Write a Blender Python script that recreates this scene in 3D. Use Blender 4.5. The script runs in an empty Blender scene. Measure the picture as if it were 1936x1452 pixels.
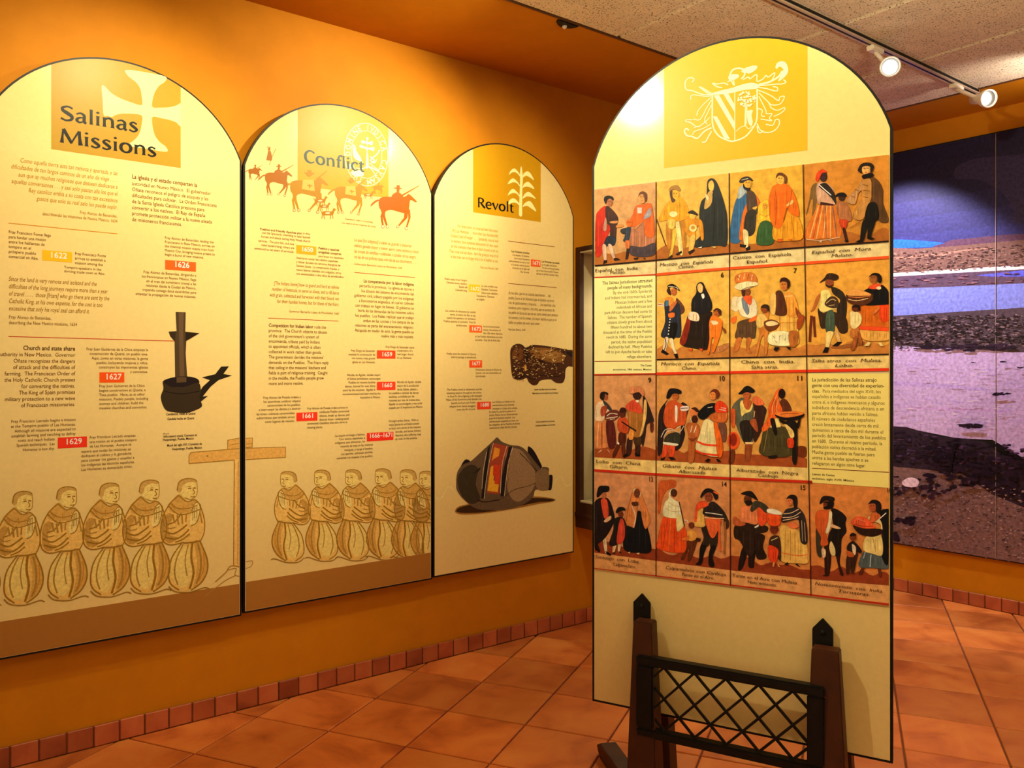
import bpy, bmesh, math, random
import numpy as np
from mathutils import Vector, Matrix

scene = bpy.context.scene
COL = scene.collection
random.seed(7)

# ------------------------------------------------------------------ camera
FPX, CXP, HYP = 1540.0, 968.0, 703.0      # focal length, centre column and horizon row of the 1936 x 1452 frame
K = 0.775                                 # survey units -> metres (12 inch floor tiles, 2 ft ceiling tiles)
EYE = 1.6 * K
cam = bpy.data.cameras.new('camera')
cam.sensor_width = 36.0
cam.lens = 36.0 * FPX / 1936.0
cam.shift_y = -(726.0 - HYP) / 1936.0
cam.clip_start = 0.05
camo = bpy.data.objects.new('camera', cam)
COL.objects.link(camo)
camo.location = (0, 0, EYE)
camo.rotation_euler = (math.pi / 2, 0, 0)
scene.camera = camo

# ------------------------------------------------------------------ world, light, exposure
world = bpy.data.worlds.new('world')
scene.world = world
world.use_nodes = True
world.node_tree.nodes['Background'].inputs[0].default_value = (1.0, 0.68, 0.34, 1)
world.node_tree.nodes['Background'].inputs[1].default_value = 0.62
vs = scene.view_settings
vs.view_transform = 'Standard'
vs.look = 'None'
vs.gamma = 1.0
vs.use_curve_mapping = False
vs.exposure = 0.16

WARM = (1.0, 0.86, 0.53)


def spot(name, loc, target, power, size_deg, blend, radius=0.03, color=WARM):
    d = bpy.data.lights.new(name, 'SPOT')
    d.energy = power
    d.color = color
    d.spot_size = math.radians(size_deg)
    d.spot_blend = blend
    d.shadow_soft_size = radius
    o = bpy.data.objects.new(name, d)
    COL.objects.link(o)
    o.location = loc
    v = Vector(target) - Vector(loc)
    o.rotation_euler = v.to_track_quat('-Z', 'Y').to_euler()
    return o


# ------------------------------------------------------------------ survey geometry
def ray(x, y):
    return Vector(((x - CXP) / FPX, 1.0, (HYP - y) / FPX))


def on_height(x, y, z):
    """point seen in pixel x, y that lies at height z (metres above the floor)"""
    r = ray(x, y)
    return Vector((0, 0, EYE)) + r * ((z - EYE) / r.z)


class Plane:
    """vertical plane: origin o on the floor, u along it (to the right), n towards the room"""
    def __init__(self, o, vpx, sgn):
        d = Vector(((vpx - CXP) / FPX, 1.0, 0)).normalized() * sgn
        self.u = d
        self.n = Vector((d.y, -d.x, 0))
        self.o = Vector((o.x, o.y, 0))

    def shifted(self, dn, du=0.0):
        p = Plane.__new__(Plane)
        p.u, p.n = self.u, self.n
        p.o = self.o + self.n * dn + self.u * du
        return p

    def uv(self, x, y):
        r = ray(x, y)
        t = self.n.dot(self.o) / self.n.dot(r)
        p = r * t
        return ((p - self.o).dot(self.u), p.z + EYE)

    def at(self, u, v, dn=0.0):
        return self.o + self.u * u + self.n * dn + Vector((0, 0, v))

    def rotz(self):
        return math.atan2(self.u.y, self.u.x)


LW = Plane(on_height(400, 1354, 0), 2972, 1)       # long wall with the three arched panels
RW = Plane(on_height(1689, 1114, 0), -335, -1)     # wall with the landscape mural
CEIL = EYE + 1.77 * K

# lamps of the ceiling track (and of its continuation above the frame), plus two added fill spots
TRK = 1.57 * K                                     # distance of the track from the long wall


def trk(u, dn=0.0, drop=0.14):
    return LW.at(u * K, CEIL - drop, TRK + dn)


def L_at(u, v, dn=0.0):
    return LW.at(u * K, v * K, dn)

spot('lamp_salinas', (-0.94 * K, 2.63 * K, CEIL - 0.09), L_at(-0.50, 2.25), 56, 90, 0.85)
spot('lamp_conflict', (0.38 * K, 3.38 * K, CEIL - 0.09), L_at(0.62, 2.5), 96, 86, 0.85)
spot('lamp_revolt', trk(1.55, -0.10), L_at(1.45, 2.1), 48, 90, 0.85)
spot('lamp_standing', (-0.9 * K, 1.8 * K, CEIL - 0.12), (0.66 * K, 2.8 * K, 2.4 * K), 125, 78, 0.95)
spot('lamp_mural', RW.at(0.06 * K, CEIL - 0.10, 0.55), RW.at(0.10 * K, 1.42, 0.0), 105, 84, 0.45, color=(0.98, 0.93, 0.96))
spot('lamp_ceiling_wash', RW.at(1.35 * K, CEIL - 0.22, 0.55), RW.at(0.95 * K, CEIL + 0.1, 0.45), 8, 100, 0.7, color=(1.0, 0.85, 0.7))
spot('fill_ceiling', (1.3, 0.5, 1.55), (1.3, 0.9, 3.0), 360, 124, 0.6, radius=0.12)  # added fill without a fixture, out of view; brightens the ceiling
spot('fill_floor', trk(2.75, 0.25), (1.75, 3.0, 0), 60, 80, 0.9)  # added fill with no fitting on the rail; lights the floor at right

# ------------------------------------------------------------------ materials
MATS = {}


def lin(c):
    return tuple((x / 12.92 if x <= 0.04045 else ((x + 0.055) / 1.055) ** 2.4) for x in c)


def hexlin(h):
    return lin(tuple(int(h[i:i + 2], 16) / 255.0 for i in (0, 2, 4)))


def newmat(name):
    m = bpy.data.materials.new(name)
    m.use_nodes = True
    nt = m.node_tree
    b = nt.nodes['Principled BSDF']
    return m, nt, b


def noise(nt, scale, detail=4.0, rough=0.6, coord='Object', dist=0.0):
    tc = nt.nodes.new('ShaderNodeTexCoord')
    n = nt.nodes.new('ShaderNodeTexNoise')
    n.inputs['Scale'].default_value = scale
    n.inputs['Detail'].default_value = detail
    n.inputs['Roughness'].default_value = rough
    n.inputs['Distortion'].default_value = dist
    nt.links.new(tc.outputs[coord], n.inputs['Vector'])
    return n


def ramp(nt, src, stops):
    r = nt.nodes.new('ShaderNodeValToRGB')
    e = r.color_ramp.elements
    while len(e) < len(stops):
        e.new(0.5)
    for i, (p, c) in enumerate(stops):
        e[i].position = p
        e[i].color = (*c, 1)
    nt.links.new(src, r.inputs[0])
    return r


def mul(nt, a, b, fac=1.0, mode='MULTIPLY'):
    m = nt.nodes.new('ShaderNodeMix')
    m.data_type = 'RGBA'
    m.blend_type = mode
    m.inputs[0].default_value = fac
    nt.links.new(a, m.inputs[6])
    nt.links.new(b, m.inputs[7])
    return m.outputs[2]


def bump(nt, b, src, strength, dist=0.002):
    n = nt.nodes.new('ShaderNodeBump')
    n.inputs['Strength'].default_value = strength
    n.inputs['Distance'].default_value = dist
    nt.links.new(src, n.inputs['Height'])
    nt.links.new(n.outputs[0], b.inputs['Normal'])


def plain(name, col, rough=0.5, metal=0.0, var=0.12, scale=30.0, spec=0.5, bumps=0.0):
    """one procedural material: base colour broken up by a fine noise"""
    m, nt, b = newmat(name)
    n = noise(nt, scale)
    c = [ramp(nt, n.outputs[0], [(0.3, tuple(x * (1 - var) for x in col)), (0.7, tuple(min(1, x * (1 + var)) for x in col))])][0]
    nt.links.new(c.outputs[0], b.inputs['Base Color'])
    b.inputs['Roughness'].default_value = rough
    b.inputs['Metallic'].default_value = metal
    b.inputs['Specular IOR Level'].default_value = spec
    if bumps:
        bump(nt, b, n.outputs[0], bumps)
    MATS[name] = m
    return m


plain('wall_orange', (0.56, 0.205, 0.004), 0.6, var=0.06, scale=9, spec=0.15)
nt = MATS['wall_orange'].node_tree
bump(nt, nt.nodes['Principled BSDF'], noise(nt, 260, 3).outputs[0], 0.25, 0.001)
plain('black_edge', (0.007, 0.007, 0.008), 0.45, var=0.3, spec=0.2)
plain('black_iron', (0.005, 0.0045, 0.0045), 0.5, var=0.3, scale=60, bumps=0.15, spec=0.25)
plain('cream_sheet', (0.82, 0.645, 0.28), 0.13, var=0.03, scale=60, spec=0.5)
plain('post_wood', (0.060, 0.016, 0.005), 0.55, var=0.3, scale=14, spec=0.3)
plain('case_wood', (0.05, 0.016, 0.008), 0.4, var=0.3, scale=20)
plain('case_lining', (0.62, 0.50, 0.30), 0.7, var=0.05, scale=20)
plain('track_white', (0.62, 0.50, 0.38), 0.4, var=0.03)
plain('lamp_white', (0.85, 0.78, 0.68), 0.35, var=0.03)
plain('grout', (0.19, 0.055, 0.02), 0.9, var=0.2, scale=80)
plain('ceiling_grid', (0.20, 0.11, 0.05), 0.7, var=0.1)
plain('trim_dark', (0.10, 0.035, 0.008), 0.6, var=0.1)


def terracotta(name, base, dark, light):
    m, nt, b = newmat(name)
    oi = nt.nodes.new('ShaderNodeObjectInfo')
    tc = nt.nodes.new('ShaderNodeTexCoord')
    vm = nt.nodes.new('ShaderNodeVectorMath')
    vm.operation = 'ADD'
    comb = nt.nodes.new('ShaderNodeMath')
    comb.operation = 'MULTIPLY'
    comb.inputs[1].default_value = 40.0
    nt.links.new(oi.outputs['Random'], comb.inputs[0])
    nt.links.new(tc.outputs['Object'], vm.inputs[0])
    nt.links.new(comb.outputs[0], vm.inputs[1])
    n = nt.nodes.new('ShaderNodeTexNoise')
    n.inputs['Scale'].default_value = 5.5
    n.inputs['Detail'].default_value = 5
    n.inputs['Distortion'].default_value = 0.6
    nt.links.new(vm.outputs[0], n.inputs['Vector'])
    r = ramp(nt, n.outputs[0], [(0.28, dark), (0.5, base), (0.75, light)])
    r2 = ramp(nt, oi.outputs['Random'], [(0.0, (0.78, 0.76, 0.74)), (1.0, (1.12, 1.1, 1.08))])
    c = mul(nt, r.outputs[0], r2.outputs[0])
    nt.links.new(c, b.inputs['Base Color'])
    b.inputs['Roughness'].default_value = 0.48
    b.inputs['Specular IOR Level'].default_value = 0.35
    n2 = noise(nt, 55, 4)
    bump(nt, b, n2.outputs[0], 0.25, 0.002)
    MATS[name] = m


terracotta('floor_tile', (0.64, 0.185, 0.038), (0.40, 0.09, 0.017), (0.74, 0.27, 0.062))
terracotta('base_tile', (0.46, 0.11, 0.04), (0.26, 0.05, 0.018), (0.56, 0.17, 0.06))

# acoustic ceiling tile: warm white with dark pin holes
m, nt, b = newmat('ceiling_tile')
n1 = noise(nt, 150, 2, 0.6)
r1 = ramp(nt, n1.outputs[0], [(0.355, (0.14, 0.085, 0.05)), (0.42, (0.86, 0.74, 0.56))])
n2 = noise(nt, 14, 4)
r2 = ramp(nt, n2.outputs[0], [(0.3, (0.9, 0.9, 0.9)), (0.7, (1.05, 1.05, 1.05))])
nt.links.new(mul(nt, r1.outputs[0], r2.outputs[0]), b.inputs['Base Color'])
b.inputs['Roughness'].default_value = 0.9
bump(nt, b, n1.outputs[0], 0.5, 0.003)
MATS['ceiling_tile'] = m

# printed colour carried by the mesh, broken up by a canvas-like noise
def ink(name, rough, amount, scale):
    m, nt, b = newmat(name)
    at = nt.nodes.new('ShaderNodeAttribute')
    at.attribute_name = 'ink'
    n = noise(nt, scale, 5, 0.65)
    r = ramp(nt, n.outputs[0], [(0.3, (1 - amount,) * 3), (0.7, (1 + amount * 0.6,) * 3)])
    nt.links.new(mul(nt, at.outputs['Color'], r.outputs[0]), b.inputs['Base Color'])
    b.inputs['Roughness'].default_value = rough
    b.inputs['Specular IOR Level'].default_value = 0.16
    MATS[name] = m

ink('ink_flat', 0.36, 0.04, 40)
ink('ink_paint', 0.42, 0.28, 55)
ink('ink_mural', 0.55, 0.42, 60)
ink('ink_brush', 0.42, 0.22, 120)

m, nt, b = newmat('glass')          # thin clear pane: mostly straight-through, a little mirror
n = noise(nt, 3)
r = ramp(nt, n.outputs[0], [(0.0, (0.93, 0.96, 0.94)), (1.0, (0.97, 0.99, 0.98))])
tr = nt.nodes.new('ShaderNodeBsdfTransparent')
gl = nt.nodes.new('ShaderNodeBsdfGlossy')
gl.inputs['Roughness'].default_value = 0.02
mx = nt.nodes.new('ShaderNodeMixShader')
nt.links.new(r.outputs[0], tr.inputs['Color'])
mx.inputs[0].default_value = 0.04
nt.links.new(tr.outputs[0], mx.inputs[1])
nt.links.new(gl.outputs[0], mx.inputs[2])
nt.links.new(mx.outputs[0], nt.nodes['Material Output'].inputs['Surface'])
MATS['glass'] = m

m, nt, b = newmat('lamp_glow')
n = noise(nt, 20)
r = ramp(nt, n.outputs[0], [(0.0, (1, 0.93, 0.8)), (1.0, (1, 0.97, 0.9))])
nt.links.new(r.outputs[0], b.inputs['Emission Color'])
b.inputs['Emission Strength'].default_value = 9.0
MATS['lamp_glow'] = m
plain('lamp_reflector', (0.07, 0.055, 0.035), 0.6, var=0.1)


# ------------------------------------------------------------------ mesh helpers
def link(o, parent=None):
    COL.objects.link(o)
    if parent is not None:
        o.parent = parent
    return o


def mesh_obj(name, verts, faces, mat, parent=None, smooth=False):
    me = bpy.data.meshes.new(name)
    me.from_pydata([tuple(v) for v in verts], [], faces)
    me.materials.append(MATS[mat])
    if smooth:
        for p in me.polygons:
            p.use_smooth = True
    me.update()
    return link(bpy.data.objects.new(name, me), parent)


def bm_obj(name, bm, mat, parent=None, smooth=False, bevel=0.0, seg=2):
    if bevel > 0:
        bmesh.ops.bevel(bm, geom=list(bm.edges), offset=bevel, segments=seg, affect='EDGES', clamp_overlap=True)
    bmesh.ops.recalc_face_normals(bm, faces=bm.faces)
    me = bpy.data.meshes.new(name)
    bm.to_mesh(me)
    bm.free()
    me.materials.append(MATS[mat])
    if smooth:
        for p in me.polygons:
            p.use_smooth = True
    return link(bpy.data.objects.new(name, me), parent)


def box(bm, x0, x1, y0, y1, z0, z1):
    vs_ = [bm.verts.new(c) for c in ((x0, y0, z0), (x1, y0, z0), (x1, y1, z0), (x0, y1, z0), (x0, y0, z1), (x1, y0, z1), (x1, y1, z1), (x0, y1, z1))]
    for f in ((0, 1, 2, 3), (7, 6, 5, 4), (0, 4, 5, 1), (1, 5, 6, 2), (2, 6, 7, 3), (3, 7, 4, 0)):
        bm.faces.new([vs_[i] for i in f])
    return vs_


def prism(bm, pts, axis, a, b_):
    """extrude a polygon of 2-D points along an axis ('y': pts are x, z ; 'z': pts are x, y)"""
    def mk(p, t):
        return (p[0], t, p[1]) if axis == 'y' else ((p[0], p[1], t) if axis == 'z' else (t, p[0], p[1]))
    A = [bm.verts.new(mk(p, a)) for p in pts]
    B = [bm.verts.new(mk(p, b_)) for p in pts]
    bm.faces.new(A)
    bm.faces.new(list(reversed(B)))
    n = len(pts)
    for i in range(n):
        j = (i + 1) % n
        bm.faces.new((A[i], A[j], B[j], B[i]))


def bar(bm, p, q, w, d, up=Vector((0, 1, 0))):
    """square bar from p to q"""
    p, q = Vector(p), Vector(q)
    t = (q - p).normalized()
    s = t.cross(up).normalized()
    e = s.cross(t).normalized()
    vs_ = []
    for c in (p, q):
        for a, b_ in ((-1, -1), (1, -1), (1, 1), (-1, 1)):
            vs_.append(bm.verts.new(c + s * (a * w / 2) + e * (b_ * d / 2)))
    for f in ((0, 1, 2, 3), (7, 6, 5, 4), (0, 4, 5, 1), (1, 5, 6, 2), (2, 6, 7, 3), (3, 7, 4, 0)):
        bm.faces.new([vs_[i] for i in f])


def lathe(bm, prof, origin, axis, n=28, cap=True):
    """profile (distance along axis, radius) turned about axis"""
    axis = Vector(axis).normalized()
    a = axis.orthogonal().normalized()
    c = axis.cross(a)
    rings = []
    for t, r in prof:
        rings.append([bm.verts.new(Vector(origin) + axis * t + (a * math.cos(2 * math.pi * i / n) + c * math.sin(2 * math.pi * i / n)) * r) for i in range(n)])
    for k in range(len(rings) - 1):
        for i in range(n):
            j = (i + 1) % n
            bm.faces.new((rings[k][i], rings[k][j], rings[k + 1][j], rings[k + 1][i]))
    if cap:
        bm.faces.new(rings[0])
        bm.faces.new(list(reversed(rings[-1])))


def tag(o, label=None, cat=None, group=None, kind=None):
    if label: o['label'] = label
    if cat: o['category'] = cat
    if group: o['group'] = group
    if kind: o['kind'] = kind
    return o


def root(name, loc, rz, label, cat):
    o = bpy.data.objects.new(name, None)
    o.empty_display_size = 0.1
    COL.objects.link(o)
    o.location = loc
    o.rotation_euler = (0, 0, rz)
    return tag(o, label, cat)


# ------------------------------------------------------------------ the room
ccw = LW.u.x * RW.u.y - LW.u.y * RW.u.x
dv = RW.o - LW.o
COR_L = (dv.x * RW.u.y - dv.y * RW.u.x) / ccw            # corner, measured along the long wall
corner = LW.at(COR_L, 0)
COR_R = (corner - RW.o).dot(RW.u)


def wall(name, P, u0, u1):
    bm = bmesh.new()
    box(bm, u0, u1, 0, 0.12, -0.02, CEIL + 0.12)
    o = bm_obj(name, bm, 'wall_orange')
    o.location = P.o
    o.rotation_euler = (0, 0, P.rotz())
    return tag(o, kind='structure')

wall('wall_left', LW, -4.2, COR_L)
wall('wall_right', RW, COR_R, 4.2)


def clip(poly, p0, n):
    """keep the part of a polygon with (p - p0).n >= 0"""
    out = []
    for i in range(len(poly)):
        a, b_ = poly[i], poly[(i + 1) % len(poly)]
        da, db = (a - p0).dot(n), (b_ - p0).dot(n)
        if da >= 0:
            out.append(a)
        if (da >= 0) != (db >= 0):
            out.append(a + (b_ - a) * (da / (da - db)))
    return out


def v2(v):
    return Vector((v.x, v.y))


def area(p):
    return 0.5 * abs(sum(p[i].x * p[(i + 1) % len(p)].y - p[(i + 1) % len(p)].x * p[i].y for i in range(len(p))))


# floor: grout bed and terracotta tiles laid on the diagonal
fl = tag(mesh_obj('floor', [(-5, -3, -0.008), (7, -3, -0.008), (7, 9, -0.008), (-5, 9, -0.008)], [(0, 1, 2, 3)], 'grout'), kind='structure')
ang = math.radians(22.4)
TA = Vector((math.sin(ang), math.cos(ang)))
TB = Vector((-math.cos(ang), math.sin(ang)))
PT = 0.3932 * K
A0, B0 = 3.045 * K, 2.14 * K
full = None
cnt = 0
for i in range(-6, 14):
    for j in range(-14, 5):
        c = TA * (A0 + (i + 0.5) * PT) + TB * (B0 + (j + 0.5) * PT)
        g = PT / 2 - 0.0032
        quad = [c + TA * (sa * g) + TB * (sb * g) for sa, sb in ((-1, -1), (1, -1), (1, 1), (-1, 1))]
        if c.y < 1.15 or c.x > 0.66 * c.y + 0.75 or c.x < -0.66 * c.y - 0.75:
            continue
        bb = 0.012
        pl = clip(quad, v2(LW.at(0, 0, bb)), v2(LW.n))
        if len(pl) > 2:
            pl = clip(pl, v2(RW.at(0, 0, bb)), v2(RW.n))
        if len(pl) < 3 or area(pl) < 0.0006:
            continue
        whole = len(pl) == 4 and abs(area(pl) - area(quad)) < 1e-6
        if whole and full is not None:
            o = full.copy()
            COL.objects.link(o)
            o.parent = fl
            o.location = (c.x, c.y, 0)
        else:
            bm = bmesh.new()
            loc = [p - c for p in pl]
            vt, vm_, vb = [], [], []
            m_ = sum(loc, Vector((0, 0))) / len(loc)
            for p in loc:
                d = (m_ - p).normalized() * 0.0035
                vt.append(bm.verts.new((p.x + d.x, p.y + d.y, 0.0)))
                vm_.append(bm.verts.new((p.x, p.y, -0.0025)))
                vb.append(bm.verts.new((p.x, p.y, -0.0078)))
            bm.faces.new(vt)
            for k in range(len(loc)):
                l = (k + 1) % len(loc)
                bm.faces.new((vt[k], vt[l], vm_[l], vm_[k]))
                bm.faces.new((vm_[k], vm_[l], vb[l], vb[k]))
            o = bm_obj('tile', bm, 'floor_tile', fl)
            o.location = (c.x, c.y, 0)
            if whole:
                full = o
        cnt += 1


# baseboards of small terracotta tiles
def baseboard(name, P, u0, u1, step, phase, sgn):
    bm = bmesh.new()
    box(bm, u0, u1, -0.007, 0, 0.0, 0.086 * K)
    o = bm_obj(name, bm, 'grout')
    o.location = P.o
    o.rotation_euler = (0, 0, P.rotz())
    tag(o, kind='structure')
    proto = None
    k = math.ceil((u0 - phase) / step)
    while phase + (k + 1) * step <= u1 + 1e-6:
        if proto is None:
            bm = bmesh.new()
            box(bm, 0.0022, step - 0.0022, -0.0125, -0.0068, 0.0015, 0.090 * K)
            t = bm_obj('tile', bm, 'base_tile', o, bevel=0.0025, seg=1)
            proto = t
        else:
            t = proto.copy()
            COL.objects.link(t)
            t.parent = o
        t.location = (phase + k * step, random.uniform(-0.0012, 0.0006), random.uniform(-0.0008, 0.0008))
        k += 1

baseboard('baseboard_left', LW, -1.35, COR_L - 0.013, 0.1018 * K, 0.011 * K, 1)
baseboard('baseboard_right', RW, COR_R + 0.013, 1.6, 0.1025 * K, 0.009 * K, 1)

# ceiling: painted border along both walls, then a field of 2 ft acoustic tiles in a recessed grid
BL, BR = 0.763 * K, 0.4955 * K
ce = tag(mesh_obj('ceiling', [(-5, -3, CEIL + 0.014), (7, -3, CEIL + 0.014), (7, 9, CEIL + 0.014), (-5, 9, CEIL + 0.014)], [(0, 1, 2, 3)], 'ceiling_grid'), kind='structure')


def flat_slab(name, pts, z0, z1, mat, parent=None):
    bm = bmesh.new()
    prism(bm, [(p.x, p.y) for p in pts], 'z', z0, z1)
    return bm_obj(name, bm, mat, parent)

inner = LW.at(0, 0, BL)                       # corner of the tile field
ccw2 = LW.u.x * RW.u.y - LW.u.y * RW.u.x
dv = RW.at(0, 0, BR) - inner
tI = (dv.x * RW.u.y - dv.y * RW.u.x) / ccw2
IN = inner + LW.u * tI
farL = LW.at(-4.2, 0)
farR = RW.at(4.2, 0)
tag(flat_slab('trim_1', [v2(farL), v2(corner), v2(IN), v2(LW.at(-4.2, 0, BL))], CEIL, CEIL + 0.06, 'wall_orange'), kind='structure')
tag(flat_slab('trim_2', [v2(corner), v2(farR), v2(RW.at(4.2, 0, BR)), v2(IN)], CEIL, CEIL + 0.06, 'wall_orange'), kind='structure')
# thin dark angle where the tile field meets the painted border
tag(flat_slab('trim_3', [v2(LW.at(-4.2, 0, BL)), v2(IN), v2(IN - LW.u * 0.006 + LW.n * 0.006), v2(LW.at(-4.2, 0, BL + 0.006))], CEIL - 0.004, CEIL + 0.01, 'trim_dark'), kind='structure')
tag(flat_slab('trim_4', [v2(IN), v2(RW.at(4.2, 0, BR)), v2(RW.at(4.2, 0, BR + 0.006)), v2(IN + RW.u * 0.006 + RW.n * 0.006)], CEIL - 0.004, CEIL + 0.01, 'trim_dark'), kind='structure')
CP = 0.79 * K
full = None
for i in range(-5, 6):
    for j in range(0, 7):
        u0 = (1.875 * K) + i * CP
        d0 = BL + j * CP
        g = 0.006
        quad = [v2(LW.at(u0 + a, 0, d0 + b_)) for a, b_ in ((g, g), (CP - g, g), (CP - g, CP - g), (g, CP - g))]
        c = sum(quad, Vector((0, 0))) / 4
        if c.y < 0.6 or c.x > 0.7 * c.y + 1.0 or c.x < -0.7 * c.y - 1.0:
            continue
        pl = clip(quad, v2(LW.at(0, 0, BL + 0.007)), v2(LW.n))
        pl = clip(pl, v2(RW.at(0, 0, BR + 0.007)), v2(RW.n)) if len(pl) > 2 else pl
        if len(pl) < 3 or area(pl) < 0.002:
            continue
        bm = bmesh.new()
        m_ = sum(pl, Vector((0, 0))) / len(pl)
        lo = [bm.verts.new((p.x + (m_ - p).normalized().x * 0.009, p.y + (m_ - p).normalized().y * 0.009, CEIL)) for p in pl]
        hi = [bm.verts.new((p.x, p.y, CEIL + 0.013)) for p in pl]
        bm.faces.new(lo)
        for k in range(len(pl)):
            l = (k + 1) % len(pl)
            bm.faces.new((lo[k], lo[l], hi[l], hi[k]))
        bm_obj('ceiling_tile', bm, 'ceiling_tile', ce)

# ------------------------------------------------------------------ printed panels
class Sheet:
    """a vertical printed face: px -> (u, v) on its plane, art collected per part"""
    def __init__(self, P, obj):
        self.P, self.obj = P, obj
        self.lay = 0

    def uv(self, x, y):
        return self.P.uv(x, y)


def arch_outline(w, z0, zs, rise, n=40):
    R = (w * w / 4 + rise * rise) / (2 * rise)
    cz = zs + rise - R
    a0 = math.asin((w / 2) / R)
    pts = [(w / 2, z0), (w / 2, zs)]
    for i in range(1, n):
        a = a0 - 2 * a0 * i / n
        pts.append((R * math.sin(a), cz + R * math.cos(a)))
    pts += [(-w / 2, zs), (-w / 2, z0)]
    return pts


def arched_panel(name, P, ul, ur, z0, zs, zt, label, thick=0.02):
    """P: plane of the printed face. Local frame: x along the wall, y into the wall, z up; origin at the foot's middle"""
    uc, w = (ul + ur) / 2, ur - ul
    r = root(name, P.at(uc, z0), P.rotz(), label, 'panel')
    out = arch_outline(w, 0, zs - z0, zt - zs)
    bm = bmesh.new()
    prism(bm, out, 'y', 0.0, thick)
    bm_obj('board', bm, 'black_edge', r)
    e = 0.0062
    inn = arch_outline(w - 2 * e, e, zs - z0, zt - zs - e)
    bm = bmesh.new()
    prism(bm, inn, 'y', -0.0015, 0.0)
    bm_obj('face_sheet', bm, 'cream_sheet', r, bevel=0.0006, seg=1)
    s = Sheet(P, r)
    s.uc, s.z0, s.w, s.out = uc, z0, w, inn
    s.y0 = -0.0016
    return s


PW = LW.shifted(0.06 * K)
S1 = arched_panel('arched_panel', PW, -0.905 * K, 0.118 * K, 0.459 * K, 2.585 * K, 2.937 * K,
                  'arched cream wall panel titled Salinas Missions, leftmost of three')
S2 = arched_panel('arched_panel', PW, 0.128 * K, 1.164 * K, 0.468 * K, 2.57 * K, 2.950 * K,
                  'arched cream wall panel titled Conflict, with horsemen, middle of three')
S3 = arched_panel('arched_panel', PW, 1.172 * K, 2.199 * K, 0.475 * K, 2.565 * K, 2.930 * K,
                  'arched cream wall panel titled Revolt, with corn plant and clay pot')
# stand-off cleats behind the wall panels
for s in (S1, S2, S3):
    for zz in (0.25, 1.35):
        bm = bmesh.new()
        box(bm, -s.w * 0.35, s.w * 0.35, 0.02, 0.06 * K - 0.001, zz, zz + 0.05)
        bm_obj('wall_cleat', bm, 'black_edge', s.obj)

# free-standing panel
ZB = 0.35 * K
FP = Plane(on_height(1120, 1325, ZB), -1850, -1)
FP.u = FP.u if FP.u.x > 0 else -FP.u
FP.n = Vector((FP.u.y, -FP.u.x, 0))
ul = 0.0
ur = FP.uv(1688, 1443)[0]
zt = FP.uv(1424, 65)[1]
S4 = arched_panel('standing_panel', FP, ul, ur, ZB, zt - 0.385 * K, zt,
                  'tall free-standing arched panel with grid of paintings of families', thick=0.022)

# ------------------------------------------------------------------ stand that carries the free panel
ST = FP.shifted(0.045)
st = root('panel_stand', FP.at(FP.uv(1400, 1380)[0], 0), FP.rotz(), 'dark wooden stand with black iron lattice and spear tips holding the free-standing panel', 'stand')
su0 = FP.uv(1400, 1380)[0]


def SU(x, y, dn):
    u, v = FP.shifted(dn).uv(x, y)
    return (u - su0, v)

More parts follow.
